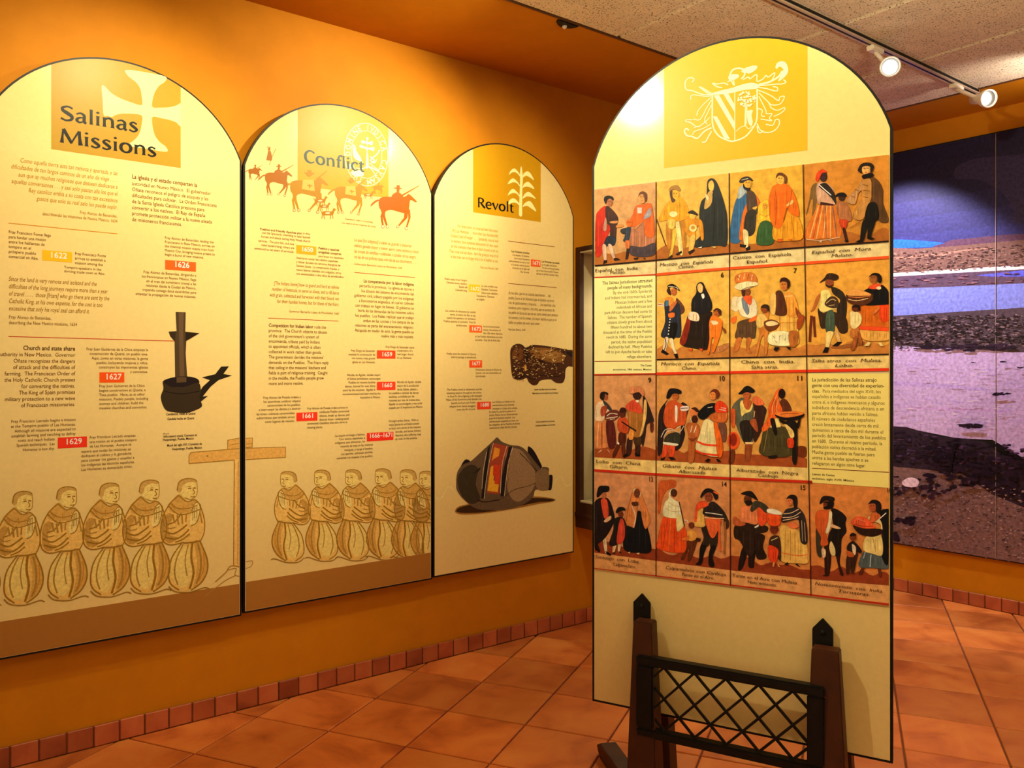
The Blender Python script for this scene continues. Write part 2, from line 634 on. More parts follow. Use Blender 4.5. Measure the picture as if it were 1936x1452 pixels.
for (tl, tr, br) in (((1197, 1174), (1232, 1179), (1244, 1452)), ((1534, 1226), (1586, 1234), (1598, 1430))):
    dn = 0.075
    a_, b_, c_ = SU(*tl, dn), SU(*tr, dn), SU(*br, dn)
    slope = (c_[0] - b_[0]) / (b_[1] - c_[1])
    zt_ = a_[1]
    w0 = b_[0] - a_[0]
    bm = bmesh.new()
    top = [(a_[0], -dn), (b_[0], -dn), (b_[0], -dn + 0.045), (a_[0], -dn + 0.045)]
    g_ = slope * zt_
    bot = [(a_[0] - g_ * 0.55, -dn - 0.03), (b_[0] + g_, -dn - 0.03), (b_[0] + g_, -dn + 0.05), (a_[0] - g_ * 0.55, -dn + 0.05)]
    vt = [bm.verts.new((x, y, zt_)) for x, y in top]
    vb = [bm.verts.new((x, y, 0.0)) for x, y in bot]
    bm.faces.new(vt); bm.faces.new(list(reversed(vb)))
    for i in range(4):
        j = (i + 1) % 4
        bm.faces.new((vb[i], vb[j], vt[j], vt[i]))
    bm_obj('post', bm, 'post_wood', st, bevel=0.003)
    # rear post on the other side of the panel
    bm = bmesh.new()
    vt = [bm.verts.new((x, y + dn + 0.024, zt_)) for x, y in top]
    vb = [bm.verts.new((x, y, 0.0)) for x, y in [(p[0], 0.024 + (0.075 if k > 1 else 0.0)) for k, p in enumerate(bot)]]
    bm.faces.new(vt); bm.faces.new(list(reversed(vb)))
    for i in range(4):
        j = (i + 1) % 4
        bm.faces.new((vb[i], vb[j], vt[j], vt[i]))
    bm_obj('post', bm, 'post_wood', st, bevel=0.003)
    # low foot running back from the post
    base = Vector(((a_[0] + b_[0]) / 2 - g_ * 0.2, -0.03, 0.03))
    bm = bmesh.new()
    tipw = FP.at(su0, 0)
    t0 = on_height(1146, 1408, 0.035)
    loc = t0 - FP.at(su0, 0)
    tip = Vector((loc.dot(FP.u), -loc.dot(FP.n), 0.035))
    if tl[0] > 1500:
        tip = tip + Vector((SU(1534, 1226, dn)[0] - SU(1197, 1174, dn)[0], 0, 0))
    d = Vector((tip.x - base.x, tip.y - base.y, 0))
    L_ = d.length
    d.normalize()
    s_ = Vector((-d.y, d.x, 0))
    prof = [(0, 0), (L_ * 0.96, 0), (L_ * 1.05, 0.03), (L_ * 0.95, 0.05), (0, 0.05)]
    A = [bm.verts.new(Vector((base.x, base.y, z)) + d * t + s_ * 0.027) for t, z in prof]
    B = [bm.verts.new(Vector((base.x, base.y, z)) + d * t - s_ * 0.027) for t, z in prof]
    bm.faces.new(A); bm.faces.new(list(reversed(B)))
    for i in range(5):
        j = (i + 1) % 5
        bm.faces.new((A[i], A[j], B[j], B[i]))
    bm_obj('foot', bm, 'post_wood', st, bevel=0.002)

for (xl, xr, tipx, tipy, shy, by) in ((1197, 1229, 1213, 1122, 1138, 1200), (1535.5, 1575, 1555, 1169, 1188, 1250)):
    dn = 0.022
    q = [SU(xl, shy, dn), SU(tipx, tipy, dn), SU(xr, shy + 3, dn), SU(xr, by + 6, dn), SU(xl, by, dn)]
    q = [(x, z) for x, z in q]
    bm = bmesh.new()
    prism(bm, q, 'y', -dn, -dn + 0.008)
    sp = bm_obj('spear_plate', bm, 'black_iron', st, bevel=0.0015)
    bm = bmesh.new()
    cxp = (q[0][0] + q[2][0]) / 2
    lathe(bm, [(0, 0.007), (0.003, 0.006), (0.0045, 0.002)], (cxp, -dn - 0.0005, q[2][1] - 0.01), (0, -1, 0), 12)
    bm_obj('bolt_head', bm, 'black_iron', sp)
    bm = bmesh.new()
    lathe(bm, [(0, 0.0045), (0.012, 0.0045)], (cxp, -0.0035, q[2][1] - 0.01), (0, -1, 0), 10)
    bm_obj('bolt_shank', bm, 'black_iron', sp)

# iron frame and lattice between the posts
dn = 0.095
oTL, oTR, oBL, oBR = SU(1202, 1240, dn), SU(1558.5, 1301, dn), SU(1206, 1400, dn), SU(1558.5, 1466, dn)
iTL, iTR, iBL, iBR = SU(1234, 1263, dn), SU(1525, 1314, dn), SU(1236, 1385, dn), SU(1526, 1443, dn)
X0, X1 = oTL[0], oTR[0]
x0, x1 = iTL[0], iTR[0]
Z1 = (oTL[1] + oTR[1]) / 2
z1 = (iTL[1] + iTR[1]) / 2
z0 = (iBL[1] + iBR[1]) / 2
Z0 = z0 - (Z1 - z1) * 0.95
D0, D1 = -dn, -dn + 0.03
for nm, b4 in (('frame_rail', (X0, X1, z1, Z1)), ('frame_rail', (X0, X1, Z0, z0)), ('frame_stile', (X0, x0, z0, z1)), ('frame_stile', (x1, X1, z0, z1))):
    bm = bmesh.new()
    box(bm, b4[0], b4[1], D0, D1, b4[2], b4[3])
    bm_obj(nm, bm, 'black_iron', st, bevel=0.004)
H_ = z1 - z0
pitch = (SU(1100 + 1070 / 3.227, 1300, dn)[0] - SU(1100 + 490 / 3.227, 1270, dn)[0]) / 3.0
uS = SU(1100 + 490 / 3.227, 1266, dn)[0]
for sgn in (1, -1):
    for k in range(-3, 9):
        ua, ub = uS + k * pitch, uS + k * pitch + sgn * 2 * pitch
        za, zb_ = z1, z0
        p, q = Vector((ua, 0, za)), Vector((ub, 0, zb_))
        if max(p.x, q.x) < x0 + 0.01 or min(p.x, q.x) > x1 - 0.01:
            continue
        for lim, less in ((x0, True), (x1, False)):
            for a_, b_ in ((p, q), (q, p)):
                if (a_.x < lim) == less and abs(a_.x - lim) > 1e-9 and (b_.x < lim) != less:
                    t = (lim - a_.x) / (b_.x - a_.x)
                    nv = a_ + (b_ - a_) * t
                    a_.x, a_.z = nv.x, nv.z
        if (q - p).length < 0.02:
            continue
        y = -dn + 0.012 + (0.004 if sgn > 0 else -0.004)
        p.y = q.y = y
        bm = bmesh.new()
        bar(bm, p, q, 0.0062, 0.006)
        bm_obj('lattice_bar', bm, 'black_iron', st)

# ------------------------------------------------------------------ display case on the long wall, behind the free panel
CU = LW.uv(1086.5, 700)[0] + 0.004
cz0, cz1 = LW.uv(1087, 996)[1], LW.uv(1087, 468)[1]
CW, CD = 0.95, 0.34
dc = root('display_case', LW.at(CU + CW / 2, cz0), LW.rotz(), 'dark wood and glass display case with cream lining on the orange wall behind the panels', 'display case')
hh = cz1 - cz0
bz = LW.uv(1095, 947)[1] - cz0


def cbox(name, x0_, x1_, y0_, y1_, z0_, z1_, mat, bev=0.002):
    bm = bmesh.new()
    box(bm, x0_, x1_, y0_, y1_, z0_, z1_)
    return bm_obj(name, bm, mat, dc, bevel=bev)

w2 = CW / 2
cbox('base', -w2, w2, -CD, -0.001, 0, bz, 'case_wood')
cbox('plinth_moulding', -w2 - 0.006, w2 + 0.006, -CD - 0.006, -0.001, bz * 0.45, bz * 0.6, 'case_wood')
cbox('top', -w2, w2, -CD, -0.001, hh - 0.022, hh, 'case_wood')
for xx, yy in ((-w2, -0.031), (w2 - 0.03, -0.031), (-w2, -CD), (w2 - 0.03, -CD)):
    cbox('corner_post', xx, xx + 0.03, yy, yy + 0.03, bz, hh - 0.022, 'case_wood')
cbox('lining', -w2 + 0.03, w2 - 0.03, -0.012, -0.002, bz, hh - 0.022, 'case_lining', 0)
cbox('lining', w2 - 0.03, w2 - 0.022, -CD + 0.03, -0.031, bz, hh - 0.022, 'case_lining', 0)
cbox('lining', -w2 + 0.004, w2 - 0.03, -CD + 0.03, -0.031, bz, bz + 0.008, 'case_lining', 0)
cbox('lining', -w2 + 0.004, w2 - 0.03, -CD + 0.03, -0.031, hh - 0.03, hh - 0.022, 'case_lining', 0)
cbox('glass_pane', -w2 + 0.010, -w2 + 0.014, -CD + 0.03, -0.031, bz, hh - 0.022, 'glass', 0)
cbox('glass_pane', -w2 + 0.03, w2 - 0.03, -CD + 0.010, -CD + 0.014, bz, hh - 0.022, 'glass', 0)
sz = LW.uv(1110, 851)[1] - cz0
cbox('shelf', -w2 + 0.10, w2 - 0.06, -CD + 0.05, -0.012, sz - 0.012, sz, 'case_lining')
cbox('shelf_bracket', -w2 + 0.14, -w2 + 0.16, -CD + 0.10, -0.012, sz - 0.11, sz - 0.012, 'case_lining')

cbox('case_lamp', -w2 + 0.2, w2 - 0.2, -CD + 0.05, -CD + 0.075, hh - 0.045, hh - 0.03, 'lamp_white')
spot('case_light', LW.at(CU + CW * 0.45, cz0 + hh - 0.06, CD * 0.6), LW.at(CU + CW * 0.5, cz0, CD * 0.5), 18, 160, 0.5, radius=0.05)

# ------------------------------------------------------------------ track, its two lamps in view, downlight
bm = bmesh.new()
T0, T1 = -2.6 * K, (4.22 * K)
o = root('lighting_track', LW.at((T0 + T1) / 2, CEIL, TRK), LW.rotz(), 'long pale ceiling track rail carrying the two lit spotlights', 'track')
hl = (T1 - T0) / 2
bm = bmesh.new()
box(bm, -hl, hl, -0.017, 0.017, -0.020, 0.0)
bm_obj('rail', bm, 'track_white', o, bevel=0.002)
for yy in (-0.0185, 0.0165):  # black strips stand in for the shadow gap along both rail sides
    bm = bmesh.new()
    box(bm, -hl, hl, yy, yy + 0.002, -0.016, -0.004)
    bm_obj('rail_shadow_gap', bm, 'black_edge', o)
bm = bmesh.new()
box(bm, -hl, hl, -0.004, 0.004, -0.0212, -0.0198)
bm_obj('rail_slot', bm, 'black_edge', o)
bm = bmesh.new()
box(bm, hl - 0.004, hl + 0.006, -0.018, 0.018, -0.021, 0.0)
bm_obj('end_cap', bm, 'track_white', o, bevel=0.002)


def track_light(px, py, depth, aim, rad, label, power):
    c = Vector((0, 0, EYE)) + ray(px, py) * (depth * K)
    aim = Vector(aim).normalized()
    # adapter on the rail next to the lamp
    au = (c - LW.o).dot(LW.u) + 0.01
    ap = LW.at(au, CEIL - 0.02, TRK)
    r = root('track_light', ap, 0, label, 'spotlight')
    r.rotation_euler = (0, 0, LW.rotz())
    inv = Matrix.Rotation(-LW.rotz(), 3, 'Z')
    lc = inv @ (c - ap)
    la = inv @ aim
    bm = bmesh.new()
    box(bm, -0.045, 0.045, -0.016, 0.016, -0.022, 0.0)
    bm_obj('adapter', bm, 'lamp_white', r, bevel=0.004)
    back = lc - la * 0.105
    bm = bmesh.new()
    lathe(bm, [(0, 0.008), (1, 0.008)], Vector((0, 0, -0.02)), (0, 0, 1), 12)
    bm.free()
    knee = lc - la * 0.06
    bm = bmesh.new()
    d = knee - Vector((0, 0, -0.02))
    lathe(bm, [(0, 0.009), (d.length, 0.009)], Vector((0, 0, -0.02)), d, 14)
    bm_obj('arm', bm, 'lamp_white', r, smooth=True)
    bm = bmesh.new()
    lathe(bm, [(-0.11, rad * 0.30), (-0.108, rad * 0.52), (-0.06, rad * 0.58), (-0.05, rad * 0.66), (-0.02, rad * 0.94), (0.0, rad), (0.004, rad * 0.98), (0.002, rad * 0.88), (-0.004, rad * 0.86)], lc, la, 32, cap=False)
    bm_obj('housing', bm, 'lamp_white', r, smooth=True)
    bm = bmesh.new()
    lathe(bm, [(-0.006, rad * 0.87), (-0.012, rad * 0.78), (-0.024, rad * 0.66)], lc, la, 28, cap=False)
    bm_obj('reflector', bm, 'lamp_reflector', r, smooth=True)
    bm = bmesh.new()
    lathe(bm, [(-0.012, rad * 0.02), (-0.014, rad * 0.5), (-0.020, rad * 0.68)], lc, la, 28, cap=False)
    bm_obj('lamp_lens', bm, 'lamp_glow', r, smooth=True)
    bm = bmesh.new()
    lathe(bm, [(-0.114, rad * 0.1), (-0.110, rad * 0.32), (-0.09, rad * 0.42)], lc, la, 24)
    bm_obj('rear_cap', bm, 'lamp_white', r, smooth=True)
    s = spot('lamp_beam', c + aim * 0.02, c + aim, power, 70, 0.8)
    return r

track_light(1683, 126, 4.30, (-0.36, -0.86, -0.22), 0.041, 'lit white spotlight hanging from the middle of the ceiling track', 20)
track_light(1869, 186, 4.80, (0.10, -0.9, -0.25), 0.041, 'lit white spotlight at the far end of the ceiling track', 20)

dl = root('ceiling_downlight', LW.at(1.538 * K, CEIL, BL - 0.001), LW.rotz(), 'small black half-round ceiling fitting where orange border meets the tiles', 'ceiling light')
bm = bmesh.new()
pts = [(0.052 * math.cos(math.pi * i / 16), 0.046 * math.sin(math.pi * i / 16)) for i in range(17)]
A = [bm.verts.new((x, y, -0.0005)) for x, y in pts]
B = [bm.verts.new((x * 0.92, y * 0.92, -0.008)) for x, y in pts]
bm.faces.new(A); bm.faces.new(list(reversed(B)))
for i in range(17):
    j = (i + 1) % 17
    bm.faces.new((A[i], A[j], B[j], B[i]))
bm_obj('trim_plate', bm, 'black_edge', dl)
bm = bmesh.new()
lathe(bm, [(0, 0.010), (0.006, 0.009), (0.011, 0.004)], (0.0, 0.026, -0.008), (0, 0, -1), 14)
bm_obj('bulb', bm, 'lamp_white', dl, smooth=True)

# ------------------------------------------------------------------ printing
def smooth_pts(pts, closed, n=4):
    out = []
    N = len(pts)
    rng = N if closed else N - 1
    for i in range(rng):
        if closed:
            p0, p1, p2, p3 = pts[(i - 1) % N], pts[i], pts[(i + 1) % N], pts[(i + 2) % N]
        else:
            p0, p1, p2, p3 = pts[max(i - 1, 0)], pts[i], pts[i + 1], pts[min(i + 2, N - 1)]
        for k in range(n):
            t = k / n
            out.append(tuple(0.5 * (2 * b + (c - a) * t + (2 * a - 5 * b + 4 * c - d) * t * t + (3 * b - a - 3 * c + d) * t ** 3) for a, b, c, d in zip(p0, p1, p2, p3)))
    if not closed:
        out.append(tuple(pts[-1]))
    return out


LIGHT = (1.0, 0.90, 0.62)


def pigment(hexs, lum):
    c = hexlin(hexs)
    return tuple(max(0.002, min(0.86, (x / (lum * l)) ** 1.12)) for x, l in zip(c, LIGHT))


class Print:
    """collects coloured shapes in sheet coordinates and makes one thin mesh of them"""
    def __init__(self, sheet, base=0.0, lum=0.75):
        self.s, self.v, self.f, self.c = sheet, [], [], []
        self.lum = lum
        self.y = sheet.y0 - base
        self.step = 1.4e-5
        self.lim = None

    def loc(self, uv):
        u, v = uv
        if self.lim:
            u = min(max(u, self.lim[0]), self.lim[1])
            v = min(max(v, self.lim[2]), self.lim[3])
        return (u - self.s.uc, self.y, v - self.s.z0)

    def poly_uv(self, pts, col):
        self.y -= self.step
        i = len(self.v)
        self.v += [self.loc(p) for p in pts]
        self.f.append(list(range(i, i + len(pts))))
        self.c.append(col)

    def ribbon_uv(self, pts, ws, col):
        self.y -= self.step
        n = len(pts)
        i0 = len(self.v)
        for i in range(n):
            a, b = pts[max(i - 1, 0)], pts[min(i + 1, n - 1)]
            dx, dy = b[0] - a[0], b[1] - a[1]
            l = math.hypot(dx, dy) or 1e-9
            nx, ny = -dy / l, dx / l
            w = ws[i] / 2
            self.v.append(self.loc((pts[i][0] + nx * w, pts[i][1] + ny * w)))
            self.v.append(self.loc((pts[i][0] - nx * w, pts[i][1] - ny * w)))
        for i in range(n - 1):
            k = i0 + 2 * i
            self.f.append([k, k + 1, k + 3, k + 2])
            self.c.append(col)

    def draw(self, fr, text, T=None, paint=False):
        x0, y0, s = fr
        P = self.s.P

        def uv(p):
            if T:
                p = T(*p)
            return P.uv(x0 + p[0] / s, y0 + p[1] / s)
        for line in text.strip().replace('\n', ';').split(';'):
            t = line.replace(',', ' ').split()
            if not t:
                continue
            k, col = t[0], pigment(t[1], self.lum)
            if k in 'pq':
                n = [float(a) for a in t[2:]]
                pts = list(zip(n[0::2], n[1::2]))
                if k == 'p':
                    pts = smooth_pts(pts, True, 4)
                self.poly_uv([uv(p) for p in pts], col)
                if paint:
                    self.folds(pts, col, uv, s)
            elif k == 'e':
                cx_, cy_, rx, ry = [float(a) for a in t[2:6]]
                self.poly_uv([uv((cx_ + rx * math.cos(2 * math.pi * i / 18), cy_ + ry * math.sin(2 * math.pi * i / 18))) for i in range(18)], col)
                if paint and rx < ry < 75 and rx * 6.45 / s >= 26:
                    self.face(cx_, cy_, rx, ry, col, uv)
            elif k == 'l':
                w = float(t[2])
                n = [float(a) for a in t[3:]]
                pts = list(zip(n[0::2], n[1::2]))
                if len(pts) > 2:
                    pts = smooth_pts(pts, False, 4)
                U = [uv(p) for p in pts]
                q = uv((pts[0][0], pts[0][1] + 10))
                wm = abs(q[1] - U[0][1]) / 10 * w
                self.ribbon_uv(U, [wm] * len(U), col)
        return self

    def stroke(self, pts, w, col, uv):
        U = [uv(p) for p in pts]
        q = uv((pts[0][0], pts[0][1] + 10))
        wm = abs(q[1] - U[0][1]) / 10 * w
        n = len(U) - 1
        self.ribbon_uv(U, [wm * (0.35 + 0.65 * math.sin(math.pi * min(max(i / n, 0.08), 0.92))) for i in range(n + 1)], col)

    def folds(self, pts, col, uv, s):
        """brush marks inside a painted patch: folds down the cloth and a darker rim"""
        q = s / 6.45
        xs, ys = [p[0] for p in pts], [p[1] for p in pts]
        w, h = max(xs) - min(xs), max(ys) - min(ys)
        dk = tuple(c * 0.48 for c in col)
        lt = tuple(min(0.86, c * 1.5 + 0.01) for c in col)
        if w > 28 * q and h > 28 * q:
            self.stroke(pts + pts[:2], 3.6 * q, dk, uv)
        if h > 90 * q and w > 40 * q:
            rr = random.Random(int(sum(xs)))
            n = max(2, int(w / (26 * q)))
            for i in range(n):
                x = min(xs) + w * (i + rr.uniform(0.3, 0.7)) / n
                hit = []
                for a, b in zip(pts, pts[1:] + pts[:1]):
                    if (a[0] - x) * (b[0] - x) < 0:
                        hit.append(a[1] + (b[1] - a[1]) * (x - a[0]) / (b[0] - a[0]))
                hit.sort()
                if len(hit) < 2:
                    continue
                y0, y1 = max(((hit[j], hit[j + 1]) for j in range(0, len(hit) - 1, 2)), key=lambda t: t[1] - t[0])
                if y1 - y0 < 50 * q:
                    continue
                a, b = y0 + (y1 - y0) * rr.uniform(0.1, 0.35), y0 + (y1 - y0) * rr.uniform(0.65, 0.93)
                bend = rr.uniform(-5, 5) * q
                self.stroke(smooth_pts([(x, a), (x + bend, (a + b) / 2), (x, b)], False, 4), rr.uniform(4, 9) * q, lt if i % 3 == 1 else tuple(c * rr.uniform(0.55, 0.75) for c in col), uv)

    def face(self, cx_, cy_, rx, ry, col, uv):
        """shaded cheek, eyes, nose and mouth of a small painted head"""
        dk = tuple(c * 0.62 for c in col)
        ln = tuple(c * 0.16 for c in col)
        self.poly_uv([uv((cx_ + rx * k, cy_ + ry * t)) for k, t in ((0.35, -0.9), (0.8, -0.55), (1.0, 0.0), (0.8, 0.55), (0.3, 0.95), (0.55, 0.3), (0.6, -0.3))], dk)
        for ex in (-0.42, 0.22):
            self.stroke([(cx_ + rx * (ex - 0.2), cy_ - ry * 0.10), (cx_ + rx * ex, cy_ - ry * 0.17), (cx_ + rx * (ex + 0.2), cy_ - ry * 0.10)], ry * 0.16, ln, uv)
            self.stroke([(cx_ + rx * (ex - 0.24), cy_ - ry * 0.32), (cx_ + rx * ex, cy_ - ry * 0.40), (cx_ + rx * (ex + 0.24), cy_ - ry * 0.32)], ry * 0.07, ln, uv)
        self.stroke([(cx_ - rx * 0.08, cy_ - ry * 0.1), (cx_ - rx * 0.2, cy_ + ry * 0.22), (cx_ + rx * 0.0, cy_ + ry * 0.26)], ry * 0.09, dk, uv)
        self.stroke([(cx_ - rx * 0.32, cy_ + ry * 0.5), (cx_ - rx * 0.08, cy_ + ry * 0.56), (cx_ + rx * 0.2, cy_ + ry * 0.5)], ry * 0.12, (col[0] * 0.55, col[1] * 0.2, col[2] * 0.2), uv)

    def add_mesh(self, verts, faces, col):
        """verts already in (u, v)"""
        self.y -= self.step
        i = len(self.v)
        self.v += [self.loc(p) for p in verts]
        for f in faces:
            self.f.append([i + k for k in f])
            self.c.append(col)

    def build(self, name, mat='ink_flat', parent=None):
        me = bpy.data.meshes.new(name)
        me.from_pydata(self.v, [], self.f)
        me.materials.append(MATS[mat])
        ca = me.attributes.new('ink', 'FLOAT_COLOR', 'CORNER')
        buf = []
        for f, c in zip(self.f, self.c):
            buf += [c[0], c[1], c[2], 1.0] * len(f)
        ca.data.foreach_set('color', buf)
        me.update()
        return link(bpy.data.objects.new(name, me), parent or self.s.obj)


_cache = {}


def glyph_mesh(body, align, bold, italic, spacing=1.0):
    """flat mesh of a text block, unit size, line pitch 1.3; returns verts, faces"""
    cu = bpy.data.curves.new('lettering', 'FONT')
    cu.body = body
    cu.size = 1.0
    cu.align_x = align
    cu.space_line = 1.0
    cu.resolution_u = 2
    cu.offset = 0.014 if bold else 0.0
    cu.shear = 0.22 if italic else 0.0
    cu.space_character = spacing
    ob = bpy.data.objects.new('lettering', cu)
    COL.objects.link(ob)
    dg = bpy.context.evaluated_depsgraph_get()
    ev = ob.evaluated_get(dg)
    me = ev.to_mesh()
    V = [(v.co.x, v.co.y) for v in me.vertices]
    F = [list(p.vertices) for p in me.polygons]
    ev.to_mesh_clear()
    bpy.data.objects.remove(ob)
    bpy.data.curves.remove(cu)
    return V, F


def lines_into(pr, fr, align, xl, xr, ya, yb, lines, col='4a2c10', bold=False, italic=False, size=None, widest=None):
    """a block of lines; xl..xr is the widest line, ya / yb the first and last baseline at the aligned edge (frame pixels)"""
    x0, y0, s = fr
    P = pr.s.P
    ex = xl if align == 'LEFT' else (xr if align == 'RIGHT' else (xl + xr) / 2)
    lines = [l.strip() for l in lines.split('/')]
    n = len(lines)
    U0, V0 = P.uv(x0 + ex / s, y0 + ya / s)
    V1 = P.uv(x0 + ex / s, y0 + yb / s)[1] if n > 1 else V0
    W = P.uv(x0 + xr / s, y0 + ya / s)[0] - P.uv(x0 + xl / s, y0 + ya / s)[0]
    mpp = abs(P.uv(x0 + ex / s, y0 + ya / s + 10)[1] - V0) / 10
    if n > 1:
        pitch = (V0 - V1) / (n - 1)
        sz = pitch / 1.13
    if size:
        sz = mpp * size / s
    meshes, wid = [], 0
    for l in lines:
        V, F = glyph_mesh(l, align, bold, italic)
        if not V:
            continue
        xs = [v[0] for v in V]
        wid = max(wid, max(xs) - min(xs))
        meshes.append((V, F))
    kx = W / wid
    c = pigment(col, pr.lum)
    for i, (V, F) in enumerate(meshes):
        vb = V0 + (V1 - V0) * (i / (n - 1) if n > 1 else 0)
        pr.add_mesh([(U0 + x * kx, vb + y * sz) for x, y in V], F, c)


def block(sheet, fr, align, xl, xr, ya, yb, lines, col='5a3a12', bold=False, italic=False, size=None, lum=0.75):
    pr = Print(sheet, 0.0006, lum)
    lines_into(pr, fr, align, xl, xr, ya, yb, lines, col, bold, italic, size)
    return pr.build('text_block')


def date_label(sheet, fr, quad, txt, xl, xr, yb, col, size=62, lum=0.75):
    pr = Print(sheet, 0.0004, lum)
    u0, v0 = sheet.P.uv(fr[0] + quad[0] / fr[2], fr[1] + quad[1] / fr[2])
    u1, v1 = sheet.P.uv(fr[0] + quad[2] / fr[2], fr[1] + quad[3] / fr[2])
    pr.poly_uv([(u0, v0), (u1, v0), (u1, v1), (u0, v1)], pigment(col, lum))
    o = pr.build('date_label')
    o['label'] = 'orange-red label reading ' + txt
    pr = Print(sheet, 0.0006, lum)
    yl = yb - (xl + xr) / 2 * 0
    lines_into(pr, fr, 'LEFT', xl, xr, yb, yb, txt, 'fff0c0', bold=True, size=size)
    pr.build('year_lettering', parent=o)


def rule(sheet, fr, xa, ya, xb, yb, col, w=5, lum=0.75):
    pr = Print(sheet, 0.0005, lum)
    pr.draw(fr, 'l %s %g %g %g %g %g' % (col, w, xa, ya, xb, yb))
    return pr.build('rule_line')


# title letters drawn with a broad pen: strokes of (x, y, width), x-height 1
def stem(x, h): return [(x, h, .29), (x, h - .16, .2), (x, .16, .2), (x, 0, .3)]
GL = {
 'S': (1.05, [[(.88, 1.32, .14), (.55, 1.48, .13), (.2, 1.3, .18), (.2, 1.02, .22), (.5, .78, .27), (.82, .5, .24), (.78, .16, .18), (.42, .0, .13), (.06, .17, .15)]]),
 'a': (.95, [[(.1, .85, .11), (.4, 1.0, .13), (.64, .82, .2), (.65, .5, .21), (.65, .15, .21), (.8, .0, .16)], [(.62, .58, .08), (.3, .5, .13), (.12, .25, .2), (.27, .03, .14), (.45, .06, .1), (.62, .25, .06)]]),
 'l': (.48, [stem(.2, 1.58)]),
 'i': (.48, [stem(.2, 1.0), [(.2, 1.5, .02), (.2, 1.37, .25), (.2, 1.24, .02)]]),
 'n': (1.06, [stem(.2, 1.0), [(.22, .7, .08), (.48, .98, .14), (.75, .85, .19), (.8, .5, .21), (.8, .15, .2), (.8, 0, .3)]]),
 's': (.80, [[(.62, .86, .13), (.35, 1.0, .12), (.13, .78, .17), (.37, .52, .22), (.62, .25, .18), (.37, 0, .12), (.05, .13, .14)]]),
 'M': (1.62, [[(.2, 1.45, .14), (.14, .7, .14), (.1, 0, .26)], [(.2, 1.47, .24), (.78, .08, .2)], [(.74, .08, .1), (1.28, 1.46, .13)], [(1.3, 1.46, .22), (1.34, .7, .2), (1.4, 0, .3)]]),
 'o': (1.06, [[(.5, 1.0, .12), (.22, .83, .2), (.13, .5, .24), (.22, .17, .2), (.5, 0, .12), (.78, .17, .2), (.87, .5, .24), (.78, .83, .2), (.5, 1.0, .12)]]),
 'C': (1.18, [[(1.05, 1.22, .14), (.95, 1.36, .12), (.65, 1.48, .13), (.28, 1.25, .2), (.14, .75, .25), (.28, .22, .2), (.68, 0, .13), (1.05, .2, .1)]]),
 'f': (.62, [[(.66, 1.44, .2), (.47, 1.54, .12), (.3, 1.3, .18), (.26, .9, .2), (.26, .2, .2), (.26, 0, .3)], [(.05, .95, .1), (.55, .95, .1)]]),
 'c': (.86, [[(.76, .82, .17), (.48, 1.0, .13), (.2, .8, .2), (.13, .45, .23), (.25, .12, .18), (.5, 0, .13), (.78, .14, .09)]]),
 't': (.66, [[(.28, 1.3, .08), (.26, .95, .2), (.26, .25, .2), (.4, .02, .15), (.62, .08, .08)], [(.05, .97, .1), (.6, .97, .1)]]),
 'R': (1.1, [[(.2, 1.45, .26), (.2, 1.3, .2), (.2, .16, .2), (.2, 0, .3)], [(.2, 1.42, .1), (.6, 1.4, .13), (.82, 1.1, .22), (.62, .77, .12), (.25, .72, .1)], [(.45, .74, .18), (.78, .3, .22), (1.05, .0, .22)]]),
 'e': (.94, [[(.16, .52, .1), (.8, .56, .1)], [(.8, .56, .16), (.72, .86, .17), (.47, 1.0, .13), (.2, .8, .2), (.14, .45, .23), (.26, .12, .18), (.52, 0, .13), (.82, .15, .09)]]),
 'v': (.90, [[(.08, 1.0, .28), (.28, .5, .2), (.47, .0, .16)], [(.45, 0, .1), (.7, .7, .13), (.82, 1.0, .2)]]),
}


def title(sheet, fr, word, xl, xr, yb, ytop, col, lum=0.8):
    pr = Print(sheet, 0.0008, lum)
    P = sheet.P
    U0, V0 = P.uv(fr[0] + xl / fr[2], fr[1] + yb / fr[2])
    U1 = P.uv(fr[0] + xr / fr[2], fr[1] + yb / fr[2])[0]
    Vt = P.uv(fr[0] + xl / fr[2], fr[1] + ytop / fr[2])[1]
    adv = sum(GL[c][0] for c in word)
    ky = (Vt - V0) / 1.48
    kx = (U1 - U0) / adv
    c = pigment(col, lum)
    x = 0
    for ch in word:
        a, strokes = GL[ch]
        for st_ in strokes:
            pts = smooth_pts(st_, False, 5) if len(st_) > 2 else st_
            pr.ribbon_uv([(U0 + (x + p[0]) * kx, V0 + p[1] * ky) for p in pts], [p[2] * 1.22 * (kx + ky) / 2 for p in pts], c)
        x += a
    return pr.build('title_lettering')


def arch_block(sheet, xl, xr, ybot, fr, col, lum=0.8, name='title_block'):
    """colour block that fills the crown of the arch between two verticals"""
    P = sheet.P
    ua, vb = P.uv(fr[0] + xl / fr[2], fr[1] + ybot / fr[2])
    ub = P.uv(fr[0] + xr / fr[2], fr[1] + ybot / fr[2])[0]
    poly = [Vector(p) for p in sheet.out]
    poly = clip(poly, Vector((ua - sheet.uc, 0)), Vector((1, 0)))
    poly = clip(poly, Vector((ub - sheet.uc, 0)), Vector((-1, 0)))
    poly = clip(poly, Vector((0, vb - sheet.z0)), Vector((0, 1)))
    pr = Print(sheet, 0.0002, lum)
    pr.poly_uv([(p.x + sheet.uc, p.y + sheet.z0) for p in poly], pigment(col, lum))
    return pr.build(name)


def band(sheet, x, y, col, lum):
    v = sheet.P.uv(x, y)[1]
    pr = Print(sheet, 0.0002, lum)
    h = sheet.w / 2 - 0.0078
    pr.poly_uv([(sheet.uc - h, sheet.z0 + 0.0078), (sheet.uc + h, sheet.z0 + 0.0078), (sheet.uc + h, v), (sheet.uc - h, v)], pigment(col, lum))
    return pr.build('foot_band')

